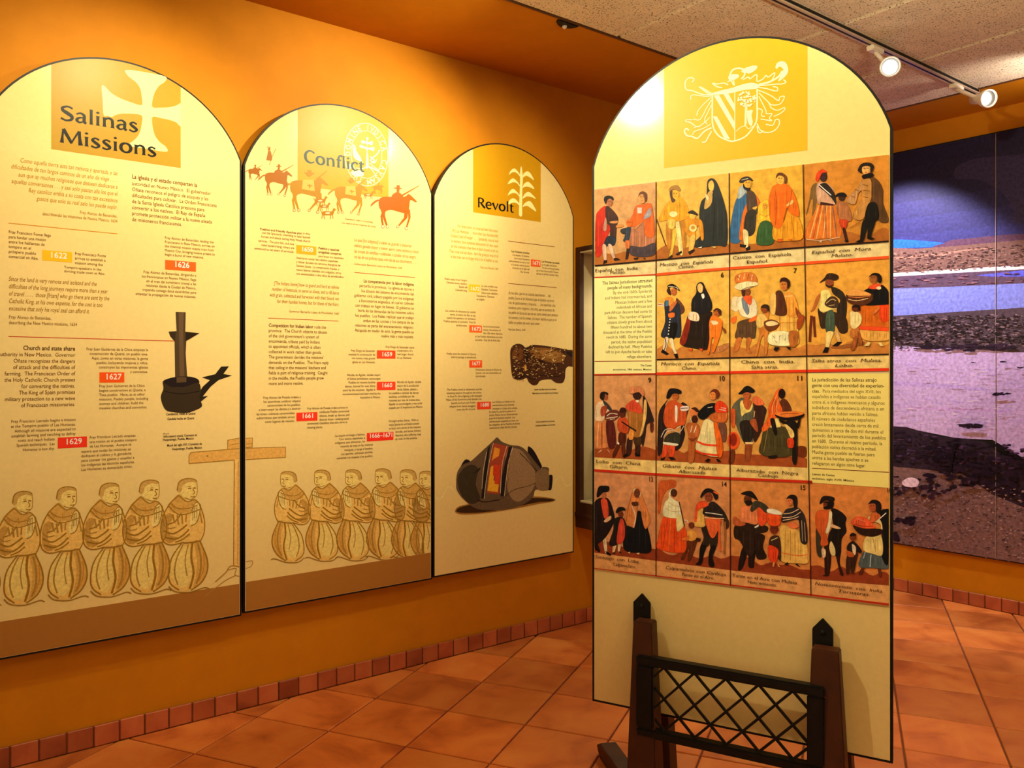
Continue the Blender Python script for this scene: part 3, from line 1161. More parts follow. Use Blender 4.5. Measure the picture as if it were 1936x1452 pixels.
F1a, F1b, F1c = (0, 80, 4.0333), (0, 400, 4.0333), (0, 740, 4.0333)
F2a, F2b, F2c, F2d = (440, 180, 4.84), (440, 420, 4.84), (440, 660, 4.84), (440, 860, 4.84)
F3a, F3b, F3c, F3d = (800, 250, 5.694), (800, 420, 5.694), (800, 640, 5.694), (800, 800, 4.841)
C0 = (1110, 50, 3.2267)
C1, C2, C3, C4, C5, C6, C7 = [(x, y, 6.4533) for x, y in ((1110, 280), (1400, 280), (1110, 500), (1400, 490), (1110, 690), (1400, 690), (1110, 880))]
C8 = (1400, 890, 5.583)
CR = (1240, 90, 6.05)
SE = (560, 210, 8.8)
PXF = (0, 0, 1.0)

# ---------------- panel 1
arch_block(S1, 390, 1377, 815 + 0, F1a, 'c89a2c', 1.15)
pr = Print(S1, 0.0004, 0.9)
pr.draw(F1a, 'p ecd080 962 212,1110 230,1258 262,1258 300,1215 330,1180 380,1162 440,1162 495,1220 500,1300 495,1350 480,1376 470,1377 560,1377 640,1340 610,1280 590,1220 578,1162 570,1162 640,1180 710,1215 760,1265 800,1268 836,1130 815,985 792,985 775,1030 740,1065 690,1080 620,1080 560,1000 545,930 545,880 555,850 570,820 560,790 555,782 440,775 335,800 340,850 390,920 430,1000 460,1080 480,1080 420,1070 360,1040 310,990 270,965 245')
pr.build('cross_emblem')
title(S1, F1a, 'Salinas', 457, 1060, 588, 480, '151816')
title(S1, F1a, 'Missions', 460, 1200, 764, 656, '151816')
TX = '6a4412'
block(S1, F1a, 'RIGHT', 85, 895, 1015, 1274, 'Como aquella tierra esta tan remota y apartada, y las/dificultades de tan largos caminos de un año de viage . . . ./aun que ay muchos religiosos que dessean dedicarse a/aquellas conversiones . . . y assi solo passan alla los que el/Rey catolico embia a su costa con tan excessivos/gastos que solo su real zelo los puede suplir.', 'a07820', italic=True)
block(S1, F1a, 'RIGHT', 325, 895, 1338, 1376, 'Fray Alonso de Benavides,/describiendo las missiones de Nuevo México, 1634', '906818')
rule(S1, F1b, 65, 88, 895, 170, 'b87810')
block(S1, F1a, 'LEFT', 1005, 1500, 1038, 1038, 'La iglesia y el estado comparten la', TX, bold=True, size=46)
block(S1, F1a, 'LEFT', 1005, 1650, 1088, 1362, 'autoridad en Nuevo México.  El gobernador/Oñate reconoce el peligro de ataques y las/dificultades para cultivar.  La Orden Franciscana/de la Santa Iglesia Católica presiona para/convertir a los nativos.  El Rey de España/promete protección militar a la nueva oleada/de misioneros franciscanos.', TX)
block(S1, F1b, 'LEFT', 65, 385, 165, 352, 'Fray Francisco Fonte llega/para fundar una misión/entre los hablantes de/tompiro en el/próspero pueblo/comercial en Abo.', TX)
date_label(S1, F1b, (322, 293, 549, 389), '1622', 378, 498, 350, 'f5a018')
block(S1, F1b, 'LEFT', 570, 805, 330, 400, 'Fray Francisco Fonte/arrives to establish a/mission among the', TX)
block(S1, F1b, 'LEFT', 488, 800, 432, 463, 'Tompiro-speakers in the/thriving trade town at Abo.', TX)
block(S1, F1b, 'LEFT', 1255, 1635, 208, 335, 'Fray Alonso de Benavides, leading the/Franciscans in New Mexico, arrives on/the triennial mission supply train from/Mexico City, bringing twelve priests to/begin a burst of new missions.', TX)
date_label(S1, F1b, (1258, 368, 1493, 459), '1626', 1325, 1432, 422, 'ec5a18')
block(S1, F1b, 'RIGHT', 1035, 1495, 497, 660, 'Fray Alonso de Benavides, dirigiendo a/los franciscanos en Nuevo México, llega/en el tren del suministro trienal a las/misiones desde la Ciudad de México,/trayendo consigo doce sacerdotes para/empezar la propagación de nuevas misiones.', TX)
block(S1, F1b, 'LEFT', 65, 830, 528, 752, 'Since the land is very remote and isolated and the/difficulties of the long journeys require more than a year/of travel . . . .  those [friars] who go there are sent by the/Catholic King, at his own expense, for the cost is too/excessive that only his royal zeal can afford it.', '906818', italic=True)
block(S1, F1b, 'LEFT', 67, 585, 815, 857, 'Fray Alonso de Benavides,/describing the New Mexico missions, 1634', '805c18')
rule(S1, F1b, 65, 952, 1330, 987, 'b02810')
block(S1, F1b, 'RIGHT', 178, 573, 1060, 1060, 'Church and state share', '5a3a10', bold=True, size=46)
block(S1, F1b, 'RIGHT', -15, 573, 1107, 1482, 'authority in New Mexico.  Governor/Oñate recognizes the dangers/of attack and the difficulties of/farming.  The Franciscan Order of/the Holy Catholic Church presses/for converting the natives./The King of Spain promises/military protection to a new wave/of Franciscan missionaries.', '6a4412')
block(S1, F1b, 'RIGHT', 660, 1128, 1064, 1230, 'Fray Juan Gutiérrez de la Chica empieza la/construcción de Quarai, un pueblo tiwa./Aquí, como en otras misiones, la gente/pueblo, incluyendo mujeres y niños,/construyen las imponentes iglesias/y conventos.', TX)
date_label(S1, F1b, (757, 1226, 947, 1303), '1627', 800, 915, 1280, 'ec5010')
block(S1, F1b, 'LEFT', 755, 1128, 1340, 1508, 'Fray Juan Gutiérrez de la Chica/begins construction at Quarai, a/Tiwa pueblo.  Here, as at other/missions, Pueblo people, including/women and children, build the/massive churches and conventos.', TX)
block(S1, F1c, 'RIGHT', 85, 577, 224, 330, 'Fray Francisco Letrado begins a mission/at the Tompiro pueblo of Las Humanas./Although all missions are expected to/establish farming and ranching to defray', '5a3a10', lum=0.6)
block(S1, F1c, 'RIGHT', 128, 417, 372, 443, 'costs and teach Indians/Spanish techniques.  Las/Humanas is too dry.', '5a3a10', lum=0.6)
date_label(S1, F1c, (440, 352, 663, 424), '1629', 495, 612, 404, 'd83018', lum=0.6)
block(S1, F1c, 'LEFT', 682, 1040, 360, 428, 'Fray Francisco Letrado empieza/una misión en el pueblo tompiro/de Las Humanas.  Aunque se', '5a3a10', lum=0.6)
block(S1, F1c, 'LEFT', 618, 1025, 468, 606, 'espera que todas las misiones se/dediquen al cultivo y la ganadería/para costear los gastos y enseñar a/los indígenas las técnicas españolas./Las Humanas es demasiado árido.', '5a3a10', lum=0.6)
for xl, xr, y, t in ((1265, 1488, 182, 'Candlestick made at Quarai'), (1275, 1478, 218, 'Candela hecha en Quarai'), (1240, 1497, 352, '16th-century mural, Convento at'), (1240, 1475, 377, 'Huejotzingo, Puebla, Mexico'), (1272, 1537, 420, 'Mural del siglo XVI, Convento de'), (1310, 1537, 448, 'Huejotzingo, Puebla, México')):
    block(S1, F1c, 'LEFT', xl, xr, y, y, t, '2a1808', bold=True, size=26, lum=0.6)
block(S1, F1c, 'LEFT', 1242, 1285, 329, 329, 'Mural', '3a2408', size=18, lum=0.6)
pr = Print(S1, 0.0005, 0.45)
pr.draw(F1b, '''
q 1c160c 1490 1420,1545 1335,1600 1285,1538 1264,1640 1240,1685 1182,1745 1180,1702 1238,1768 1250,1665 1285,1605 1335,1545 1410,1585 1405,1530 1450
q 3a2c18 1338 766,1415 768,1412 915,1520 928,1420 988,1415 1080,1428 1290,1335 1300,1332 1100,1330 990,1296 950,1285 915,1345 912
q 201608 1415 920,1520 928,1412 985
q 2a2010 1285 915,1340 915,1335 985,1300 955
q 4c3a22 1362 770,1400 770,1395 910,1405 1290,1370 1295,1365 1000
p 1a1210 1245 1290,1330 1262,1440 1258,1510 1280,1505 1320,1380 1340,1260 1330
p 2a2012 1242 1300,1300 1335,1400 1338,1510 1305,1530 1370,1520 1420,1540 1480,1500 1510,1420 1535,1330 1530,1260 1510,1225 1420,1245 1350
l 120c08 6 1250 1370,1380 1390,1520 1370
q 42321c 1345 1262,1420 1262,1420 1300,1345 1305
''')
pr.build('candlestick_picture')

# friars of the mural print
FR = '''
p b68e46 760 830,700 890,650 980,632 1080,645 1170,700 1200,800 1185,845 1175,780 1230,710 1310,690 1420,700 1500,760 1555,860 1550,940 1500,985 1410,975 1300,930 1180,960 1120,960 1000,930 900,890 860,830 880
p c29a52 745 1230,710 1330,705 1430,740 1500,800 1530,850 1480,870 1350,850 1230
p a07c38 770 820,720 860,680 910,720 960,830 960,900 940,930 900,890 860,830 870
p 947030 650 1010,700 960,720 1000,690 1060,700 1130,760 1150,700 1190,650 1150
p a07c38 880 1180,930 1180,975 1300,980 1400,940 1490,880 1530,900 1420,905 1300
p cc9c58 870 900,910 880,930 920,920 1000,890 1050,850 1040,860 960
p c29a52 800 715,860 705,905 720,905 790,900 840,860 860,800 840,770 790
p 98783a 755 790,765 730,800 703,860 700,905 715,900 730,850 725,800 750,785 800
l 785818 8 755 790,770 725,820 700,880 703,905 720
l 846426 6 905 725,908 790,900 830,860 858,810 845
l 6a3c0c 8 838 778,850 772,862 776;l 6a3c0c 8 876 774,888 770,897 774;l 7a4c14 5 835 760,862 757
l 7a4c14 6 875 780,888 808,872 818
l 6a3c0c 6 858 836,875 840,890 834
l 785818 9 770 825,700 890,648 985,630 1080,645 1170,705 1205,800 1185
l 785818 8 770 830,830 875,890 860,935 905
l 785818 8 690 910,760 970,840 965,925 935
l 785818 8 930 905,962 1010,960 1110,930 1180
l 785818 10 790 1190,715 1300,690 1420,705 1500,770 1550
l 785818 11 930 1180,980 1300,985 1400,940 1490,860 1550
l 785818 16 870 1190,862 1300,880 1420,850 1540
l 846426 14 910 1190,935 1300,930 1420,900 1500
l 846426 11 800 1200,750 1310,735 1420,760 1510
l 846426 8 840 1200,815 1320,830 1440
l 9a6820 8 955 1260,958 1380,920 1480
l 785818 12 650 1095,720 1120,780 1090,830 1050
l 785818 12 660 1145,740 1160,800 1130,845 1085
l 785818 10 680 1050,740 1025,785 965
l 785818 10 740 1185,800 1160,850 1120
l 846426 8 645 1050,690 1080,740 1070
l 785818 7 865 950,880 900,912 880,930 930,905 1030,860 1060
l 785818 5 890 910,885 1000;l 785818 4 905 905,905 1000;l 785818 4 875 940,872 1020
l 846426 12 720 970,735 1040;l 846426 12 755 978,765 1050;l 846426 12 790 975,795 1045;l 846426 10 825 970,820 1030;l 846426 9 930 960,945 1040
l 785818 12 800 1190,870 1185,935 1172
l 846426 7 700 880,760 925,840 925,910 900
l 9a6820 6 715 900,740 935;l 9a6820 6 800 900,805 945;l 9a6820 6 870 895,880 930
l 785818 8 690 1520,740 1560,850 1565,960 1530,1000 1540
'''


def friar(sheet, fr, cx_, cy_, sx, sy, lum, lim=None):
    pr = Print(sheet, 0.0004, lum)
    pr.lim = lim
    pr.draw(fr, FR, lambda x, y: (cx_ + (x - 840) * sx, cy_ + (y - 775) * sy))
    return pr.build('printed_friar', 'ink_brush')

hw = S1.w / 2 - 0.008
lim1 = (S1.uc - hw, S1.uc + hw, 0, 9)
for cx_, cy_ in ((-150, 865), (180, 838), (515, 803), (840, 775), (1145, 752), (1435, 740)):
    friar(S1, F1c, cx_, cy_, 1.0, 1.0, 0.5, lim1)
pr = Print(S1, 0.0004, 0.5)
pr.lim = lim1
pr.draw(F1c, '''
q a8803c 1440 550,1440 490,1455 465,1850 433,1850 520
q b08c48 1785 520,1850 515,1850 1340,1780 1330
q a8803c 1735 440,1735 372,1850 352,1850 430
l 785818 6 1440 548,1440 488;l 785818 6 1440 488,1455 465;l 785818 6 1455 465,1850 434
l 785818 6 1440 550,1785 523;l 785818 6 1785 523,1780 1330
l 785818 5 1735 440,1735 372;l 785818 5 1735 372,1850 354
l 785818 4 1750 410,1850 395
l 785818 4 1815 530,1812 1320
l 785818 6 1570 495,1585 488,1580 500
l 84642a 10 1640 1452,1720 1380,1760 1330,1850 1340
l 84642a 7 1740 1360,1800 1350,1790 1400,1850 1410
l 84642a 7 1560 1560,1640 1500,1720 1440,1800 1400
''')
pr.build('printed_cross', 'ink_brush')
band(S1, 453, 1103.4, '865a22', 0.55)

# ---------------- panel 2
arch_block(S2, 592, 1424, 823, F2a, 'e2b828', 1.5)
pr = Print(S2, 0.0004, 1.1)
ELL = []


def ell(cx_, cy_, rx, ry, tilt=0.0, n=48):
    return ' '.join('%.1f %.1f' % (cx_ + rx * math.cos(2 * math.pi * i / n), cy_ + ry * math.sin(2 * math.pi * i / n) + tilt * rx * math.cos(2 * math.pi * i / n)) for i in range(n + 1))

W_ = 'fdf0b0'
pr.draw(SE, 'l %s 12 %s;l %s 10 %s;' % (W_, ell(1160, 725, 362, 520, 0.1), W_, ell(1165, 725, 255, 395, 0.1)))
pr.draw(SE, '''
p W 1160 440,1200 450,1185 520,1265 500,1260 570,1190 550,1185 610,1290 600,1285 665,1185 640,1195 760,1200 920,1160 950,1165 760,1160 640,1060 610,1060 560,1165 600,1160 540,1085 540,1090 485,1165 510
p W 940 560,980 590,1000 680,1060 760,1090 860,1040 830,980 800,940 720
l W 22 960 640,1010 700,1070 800,1090 880
l W 22 1380 650,1340 720,1280 770,1230 830
l W 24 1230 760,1300 830,1250 850
l W 16 1220 870,1300 940,1370 980
l W 22 1200 920,1280 960,1380 1010
l W 14 1330 800,1310 860,1240 860
p W 960 1010,1080 980,1120 1060,1060 1090,960 1080,900 1020
l W 16 1000 950,1100 960,1200 930,1300 1040,1320 1110
'''.replace('W', W_))
ring = 'DOMINE IVDICA CAVSAM TVAM '
for i, ch in enumerate(ring):
    if ch == ' ':
        continue
    a = math.radians(178 + i * 360.0 / len(ring))
    V, F = glyph_mesh(ch, 'CENTER', True, False)
    th = a + math.pi / 2
    px_, py_ = 1162 + 308 * math.cos(a), 725 + 458 * math.sin(a) + 0.1 * 308 * math.cos(a)
    ca, sa = math.cos(th), math.sin(th)
    VV = []
    for x, y in V:
        X, Y = x * 105, -(y - 0.36) * 120
        VV.append(S2.P.uv(SE[0] + (px_ + X * ca - Y * sa) / SE[2], SE[1] + (py_ + X * sa + Y * ca) / SE[2]))
    pr.add_mesh(VV, F, pigment(W_, 1.1))
pr.build('seal_emblem')
title(S2, F2a, 'Conflict', 650, 1205, 610, 500, '2a4a44', 1.0)

# horsemen
HO = 'c4760c'


def horse(fr, x, y, s, lum, col=HO, cloak=None, flip=1):
    """rider on a horse: x, y is the middle of the back, s the scale"""
    pr = Print(S2, 0.0006, lum)
    t = '''
p H -170 5,-120 -15,-40 -12,30 -15,70 -20,95 -40,120 -25,170 25,160 35,115 15,105 60,95 110,60 135,-60 105,-110 115,-160 100,-175 60
p H -170 20,-200 35,-250 75,-235 40,-190 10
q H -168 60,-120 80,-118 160,-95 245,-110 248,-140 165
q H -135 90,-100 100,-140 170,-130 248,-145 248,-160 165
q H 60 110,95 115,85 180,10 255,2 245,55 175
q H 90 100,110 100,115 175,85 265,72 262,95 180
e F -138 258 13 13;e F -96 258 13 13;e F -2 258 12 12;e F 76 275 13 13
l H 4 %s;l H 4 %s;l H 4 %s;l H 4 %s
'''.replace('F', 'f4e0a0') % (ell(-138, 258, 13, 13, 0, 14), ell(-96, 258, 13, 13, 0, 14), ell(-2, 258, 12, 12, 0, 14), ell(76, 275, 13, 13, 0, 14))
    if cloak:
        t += '''
q C -60 -20,40 -20,48 85,-70 65
q H -75 68,50 95,50 108,-75 80
q H -8 20,8 22,8 30,26 32,26 42,8 40,8 58,-4 56,-4 40,-20 38,-20 28,-6 28
p H -30 -75,0 -80,30 -75,22 -60,8 -50,-8 -50,-22 -60
q H -18 -110,20 -108,20 -85,46 -80,46 -72,-46 -80,-44 -88,-18 -86
q H 60 -30,160 -105,165 -100,70 -18
'''.replace('C', cloak)
    else:
        t += '''
p H -55 0,-50 -35,-20 -55,0 -60,25 -45,45 -20,40 0
q H -12 -60,-12 -88,-36 -92,-36 -100,-14 -98,-12 -122,16 -120,16 -96,34 -94,34 -86,14 -86,12 -60
q H 35 -35,190 -118,192 -113,45 -22
'''
    pr.draw(fr, t.replace('H', col), lambda a, b: (x + flip * a * s, y + b * s))
    return pr.build('printed_horseman')

horse(F2a, 1510, 945, 1.0, 1.15, 'b86408')
horse(F2a, 1085, 850, 0.86, 1.7, 'e0a010', 'f2d860')
horse(F2a, 700, 795, 1.0, 1.7, 'e0a010', 'f2d860')
horse(F2a, 420, 720, 0.72, 1.4, 'c07408')
horse(F2a, 205, 680, 0.36, 1.3, 'b06808')
horse(F2a, 1335, 835, 0.28, 1.6, 'd89810')
pr = Print(S2, 0.0006, 1.3)
pr.draw(F2a, 'q b87010 322 510,345 510,360 570,355 600,305 595,315 550;e b87010 332 495 12 14;q b87010 312 472,345 474,345 480,312 478;l b87010 4 355 570,395 488;l b87010 4 345 600,335 640')
pr.build('printed_walking_man')
for x, y, s in ((800, 970, 1.0), (840, 1020, 0.8), (870, 1085, 1.1), (1240, 915, 0.8)):
    pr = Print(S2, 0.0007, 1.6)
    pr.draw(F2a, 'p d89010 -50 -15,-10 -22,30 -20,45 -45,65 -35,50 -15,40 10,0 12,-45 10;p f6e6a0 -20 -10,10 -12,15 0,-15 4;l d89010 6 -45 5,-52 40;l d89010 6 -35 8,-28 45;l d89010 6 25 5,18 45;l d89010 6 36 2,42 42;l d89010 4 -50 -12,-65 -30', lambda a, b: (x + a * s, y + b * s))
    pr.build('printed_dog')
block(S2, F2a, 'LEFT', 1028, 1278, 1138, 1138, 'Expedition, indian rock painting', '7a5010', size=22)
block(S2, F2a, 'LEFT', 995, 1308, 1173, 1173, 'Los viajeros de los imágenes del navajo', '7a5010', size=22)
block(S2, F2b, 'LEFT', 248, 630, 72, 72, 'Pueblos and friendly Apaches plot', TX, bold=True, size=30)
block(S2, F2b, 'RIGHT', 640, 708, 118, 118, 'to drive', TX, size=28)
block(S2, F2b, 'RIGHT', 262, 708, 152, 187, 'out the Spaniards, intending to take Spanish/horses and attack during Holy Week church', TX)
block(S2, F2b, 'RIGHT', 198, 560, 212, 283, 'services.  The plot fails, and nine/rebel leaders hang; others are/sentenced to ten years of servitude.', TX)
date_label(S2, F2b, (580, 208, 763, 304), '1650', 625, 722, 265, 'f58c18', 58)
block(S2, F2b, 'LEFT', 782, 990, 247, 282, 'Pueblos y apaches/amigables conspiran', TX, bold=True)
block(S2, F2b, 'LEFT', 782, 1015, 319, 319, 'para botar los españoles,', TX, size=28)
block(S2, F2b, 'LEFT', 580, 1015, 336, 480, 'Intentaron tomar los caballos españoles/y atacar durante los servicios litúrgicos de/Semana Santa.  La conspiración fracasa, y/nueve líderes rebeldes son colgados; otros/son sentenciados a diez años de servidumbre.', TX)
block(S2, F2b, 'LEFT', 1110, 1700, 175, 330, 'Lo que [los indígenas] si saben es, guardar y pastorear/infinito ganado mayor y menor, servir como esclavos y llenar/las troxes de semillas,—cultivadas y cosidas con su sangre,/no las de sus pobres casas, sino las de sus doctrineros . . . .', '906818', italic=True)
block(S2, F2b, 'LEFT', 1110, 1545, 390, 390, 'Gobernador Bernardo López de Mendizábal, 1660', '906818', size=28)
rule(S2, F2b, 1110, 460, 1665, 507, 'a04010')
block(S2, F2b, 'RIGHT', 335, 970, 612, 768, '[The Indians know] how to guard and herd an infinite/number of livestock, to serve as slaves, and to fill barns/with grain, cultivated and harvested with their blood, not/for their humble homes, but for those of the friars.', '8a6018', italic=True)
block(S2, F2b, 'RIGHT', 515, 970, 846, 846, 'Governor Bernardo López de Mendizábal, 1660', '805814', size=30)
rule(S2, F2b, 322, 878, 965, 905, 'a03010')
block(S2, F2b, 'LEFT', 327, 735, 957, 957, 'Competition for Indian labor', '5a3a10', bold=True, size=44)
block(S2, F2b, 'LEFT', 745, 850, 973, 973, 'roils the', '6a4412', size=42)
block(S2, F2b, 'LEFT', 327, 875, 1004, 1490, "province.  The Church objects to abuses/of the civil government's system of/encomienda, tribute paid by Indians/to appointed officials, which is often/collected in work rather than goods./The government derides the missions'/demands on the Pueblos.  The friars reply/that toiling in the missions' kitchens and/fields is part of religious training.  Caught/in the middle, the Pueblo people grow/more and more restive.", '5a3a10', lum=0.65)
block(S2, F2b, 'RIGHT', 1197, 1655, 584, 584, 'La competencia por la labor indígena', '5a3a10', bold=True, size=40)
block(S2, F2b, 'RIGHT', 1112, 1655, 628, 1062, 'perturba la provincia.  La iglesia se opone a/los abusos del sistema de encomienda del/gobierno civil, tributo pagado por los indígenas/a funcionarios asignados, el cual es cobrado/con trabajo en lugar de bienes.  El gobierno se/burla de las demandas de las misiones sobre/los pueblos.  Los frailes replican que el trabajo/arduo en las cocinas y los campos de las/misiones es parte del entrenamiento religioso./Atrapada en medio de esto, la gente pueblo se/vuelve más y más inquieta.', '6a4412')
block(S2, F2b, 'RIGHT', 1400, 1660, 1156, 1156, 'Fray Diego de Santander starts', TX, size=30)
block(S2, F2b, 'LEFT', 1502, 1650, 1184, 1250, 'construction of a/new larger church/at Las Humanas.', TX)
block(S2, F2b, 'RIGHT', 1058, 1302, 1188, 1290, 'Fray Diego de Santander/empieza la construcción de/una nueva y más grande/iglesia en Las Humanas.', TX)
date_label(S2, F2b, (1317, 1172, 1487, 1250), '1659', 1358, 1448, 1227, 'e04420', 56)
date_label(S2, F2c, (1317, 300, 1487, 373), '1660', 1358, 1448, 350, 'd83a20', 56, lum=0.65)
DK = '50320e'
block(S2, F2c, 'RIGHT', 1045, 1350, 246, 279, 'Nicolás de Aguilar, alcalde mayor/of Salinas jurisdiction, encourages', DK, lum=0.65)
block(S2, F2c, 'RIGHT', 1005, 1303, 313, 381, 'Pueblos to resume kachina/dances, banned for over thirty/years by the missions.  Aguilar is', DK, lum=0.65)
block(S2, F2c, 'RIGHT', 1005, 1350, 415, 448, 'excommunicated and later tried by the/Inquisition in Mexico.', DK, lum=0.65)
block(S2, F2c, 'LEFT', 1503, 1720, 311, 379, 'Nicolás de Aguilar, alcalde/mayor de la jurisdicción/de las Salinas, alienta a', DK, lum=0.65)
block(S2, F2c, 'LEFT', 1427, 1738, 412, 546, 'los pueblos a reiniciar las danzas/kachinas, prohibidas por las/misiones por más de treinta años./Aguilar es excomulgado y más tarde/juzgado por la Inquisición en México.', DK, lum=0.65)
date_label(S2, F2c, (581, 582, 773, 654), '1661', 628, 722, 632, 'd03018', 60, lum=0.6)
block(S2, F2c, 'RIGHT', 237, 620, 448, 553, 'Fray Alonso de Posada ordena a/los sacerdotes confiscar objetos/ceremoniales de los pueblos,/a interrumpir las danzas y a destruir', DK, lum=0.6)
block(S2, F2c, 'RIGHT', 218, 565, 594, 665, 'las kivas—cámaras ceremoniales/subterráneas que también sirven/como lugares de reunión.', DK, lum=0.6)
block(S2, F2c, 'LEFT', 677, 1050, 553, 553, 'Fray Alonso de Posada orders priests to', DK, size=30, lum=0.6)
block(S2, F2c, 'LEFT', 790, 1065, 585, 655, 'confiscate Pueblo ceremonial/objects, break up dances, and/destroy kivas—underground', DK, lum=0.6)
block(S2, F2c, 'LEFT', 677, 1045, 692, 728, 'ceremonial chambers that also serve as/meeting places.', DK, lum=0.6)
date_label(S2, F2c, (1225, 768, 1468, 831), '1666–1671', 1245, 1448, 814, 'cc2c18', 58, lum=0.6)
block(S2, F2c, 'LEFT', 1427, 1717, 668, 735, 'Drought strikes Salinas.  With so/many Spaniards and Indian people/to feed, corn stores at the missions', DK, lum=0.6)
block(S2, F2c, 'LEFT', 1485, 1720, 766, 832, 'dwindle, and famine follows./Apaches, also suffering, step/up raids on the pueblos.', DK, lum=0.6)
block(S2, F2c, 'RIGHT', 935, 1210, 788, 852, 'La sequía arriesga a Salinas./Con tantos españoles e/indígenas que alimentar, las', DK, lum=0.6)
block(S2, F2c, 'RIGHT', 950, 1282, 882, 985, 'reservas de maíz en las misiones/menguan, y surge el hambre./Los apaches, sufriendo también,/aumentan sus ataques a los pueblos.', DK, lum=0.6)
hw = S2.w / 2 - 0.008
lim2 = (S2.uc - hw, S2.uc + hw, S2.P.uv(462, 1100)[1], 9)
for cx_, cy_ in ((503, 225), (812, 212), (1095, 208), (1368, 200), (1597, 208), (1772, 222)):
    friar(S2, F2d, cx_, cy_, -0.98, 0.96, 0.5, lim2)
pr = Print(S2, 0.0004, 0.5)
pr.lim = lim2
pr.draw(F2c, '''
q a8803c 100 908,482 895,482 990,100 1012
q a8803c 100 817,180 812,178 895,100 902
l 785818 6 100 908,482 896;l 785818 6 482 896,482 990;l 785818 6 482 990,100 1012
l 785818 5 100 817,180 812;l 785818 5 180 812,178 895;l 785818 5 178 895,100 902
l 785818 4 100 872,178 862
''')
pr.build('printed_cross', 'ink_brush')
pr = Print(S2, 0.0004, 0.5)
pr.lim = lim2
pr.draw(F2d, 'l 84642a 7 108 980,180 970,165 1020,110 1040')
pr.build('printed_rock', 'ink_brush')
band(S2, 462, 1100.7, '865a22', 0.55)

# ---------------- panel 3
arch_block(S3, 535, 1263, 862, F3a, 'b8860e', 0.8)
pr = Print(S3, 0.0004, 0.62)
G = 'e4c070'
pr.draw(F3a, '''
p G 1052 365,1066 430,1070 500,1066 600,1064 720,1062 800,1062 898,1030 896,1030 800,1034 700,1038 600,1040 500,1040 430
p G 1042 480,1010 445,975 430,945 440,918 460,940 415,975 390,1005 410,1035 450
p G 1066 490,1080 445,1115 422,1150 440,1190 515,1150 490,1110 470,1085 480
p G 1042 590,1005 550,970 540,935 550,908 560,930 520,965 498,1000 520,1035 565
p G 1066 600,1085 555,1125 535,1160 560,1195 612,1150 595,1110 585,1085 592
p G 1042 705,1005 665,970 655,935 665,908 682,930 635,965 610,1000 635,1035 680
p G 1066 715,1090 665,1130 642,1165 665,1212 718,1165 700,1115 692,1090 705
p G 1042 800,1010 770,975 758,945 765,915 775,925 735,965 712,1000 730,1035 775
p G 1066 805,1090 765,1135 742,1170 765,1215 852,1165 825,1120 795,1090 798
'''.replace('G', G))
pr.build('corn_emblem')
title(S3, F3a, 'Revolt', 580, 975, 806, 700, '10120f')
block(S3, F3b, 'RIGHT', 278, 805, 112, 436, 'For three years, no crop has been harvested./[At] Las Humanas . . . more than four hundred fifty/[Indians] died of hunger . . . .  Spaniards, men as well/as women, have sustained themselves for two years/on the cowhides they have in their houses to sit on./They roast and eat them.  And the greatest woe of all/is that they can no longer find a bit of leather to eat.', 'a07c1c', italic=True)
block(S3, F3b, 'RIGHT', 615, 808, 515, 515, 'Fray Juan Bernal, 1669', '98741c', size=34)
rule(S3, F3b, 912, 204, 1412, 266, '803414', 6)
rule(S3, F3b, 912, 660, 1435, 705, '803414', 6)
block(S3, F3b, 'RIGHT', 950, 1142, 345, 345, 'Las Humanas sucumbe', '4a300c', bold=True, size=32)
block(S3, F3b, 'RIGHT', 920, 1142, 380, 553, 'a la sequía y al hambre./Los restos Humanos/sobrevivientes se van a vivir/a la corte y otros grupos/cercanos en el valle del/Río Grande.', TX)
date_label(S3, F3b, (1157, 400, 1260, 486), '1671', 1170, 1245, 457, 'e85a1c', 58)
block(S3, F3b, 'LEFT', 1272, 1462, 432, 432, 'Las Humanas succumbs', '3a240a', bold=True, size=32)
block(S3, F3b, 'LEFT', 1272, 1462, 466, 500, 'to drought and famine./The few surviving Pueblos', '5a3a10')
block(S3, F3b, 'LEFT', 1218, 1458, 528, 562, 'go to live at pre-pueblo Tewara/groups in the Rio Grande Valley.', '5a3a10')
block(S3, F3b, 'RIGHT', 232, 473, 640, 748, 'Pueblo leader from Tompiro/Clemente nurses rebellion./España will/Clemente hang.', TX)
date_label(S3, F3b, (489, 668, 609, 756), '1672', 502, 595, 732, 'f5a41c', 58)
block(S3, F3b, 'LEFT', 625, 803, 695, 770, 'La que pueblo una/Esteban Clemente/lidera una rebelión.', TX)
block(S3, F3b, 'LEFT', 572, 762, 802, 838, 'Descubierto, Clemente/es colgado.', TX)
block(S3, F3b, 'RIGHT', 220, 562, 980, 1090, 'Sus cuartos de almacenes de comida/vacíos, la misión de Abo se cae/cuando los apaches y no hermanos/Pueblos queman el convento.  Fray Gil', TX)
block(S3, F3b, 'RIGHT', 355, 473, 1125, 1125, 'de Avila muere.', TX, size=32)
date_label(S3, F3b, (494, 1108, 631, 1191), '1673', 515, 610, 1167, 'e8601c', 60)
block(S3, F3b, 'LEFT', 645, 850, 1132, 1205, 'Its food storerooms/empty, the mission of/Abo falls when Apaches', TX)
block(S3, F3b, 'LEFT', 555, 850, 1240, 1277, 'or the Pueblos themselves burn the/convento.  Fray Gil de Avila dies.', TX)
block(S3, F3b, 'LEFT', 915, 1445, 775, 1092, 'A tres años, que no se coxecha bastimentos . . . del/pueblo [como el de Humanas] que de hambre murieron/más de quatrocientos y cinquenta . . .  Los españoles a los/hombres como mugeres a dos años, que se sustentan de/los pellos de los toros que en sus camas tenian para sentarse/los tuestan, y se los comen, y la mayor lastima es que ya no/hallan un pedazo de cuero que comer . . .', '6a4814', italic=True)
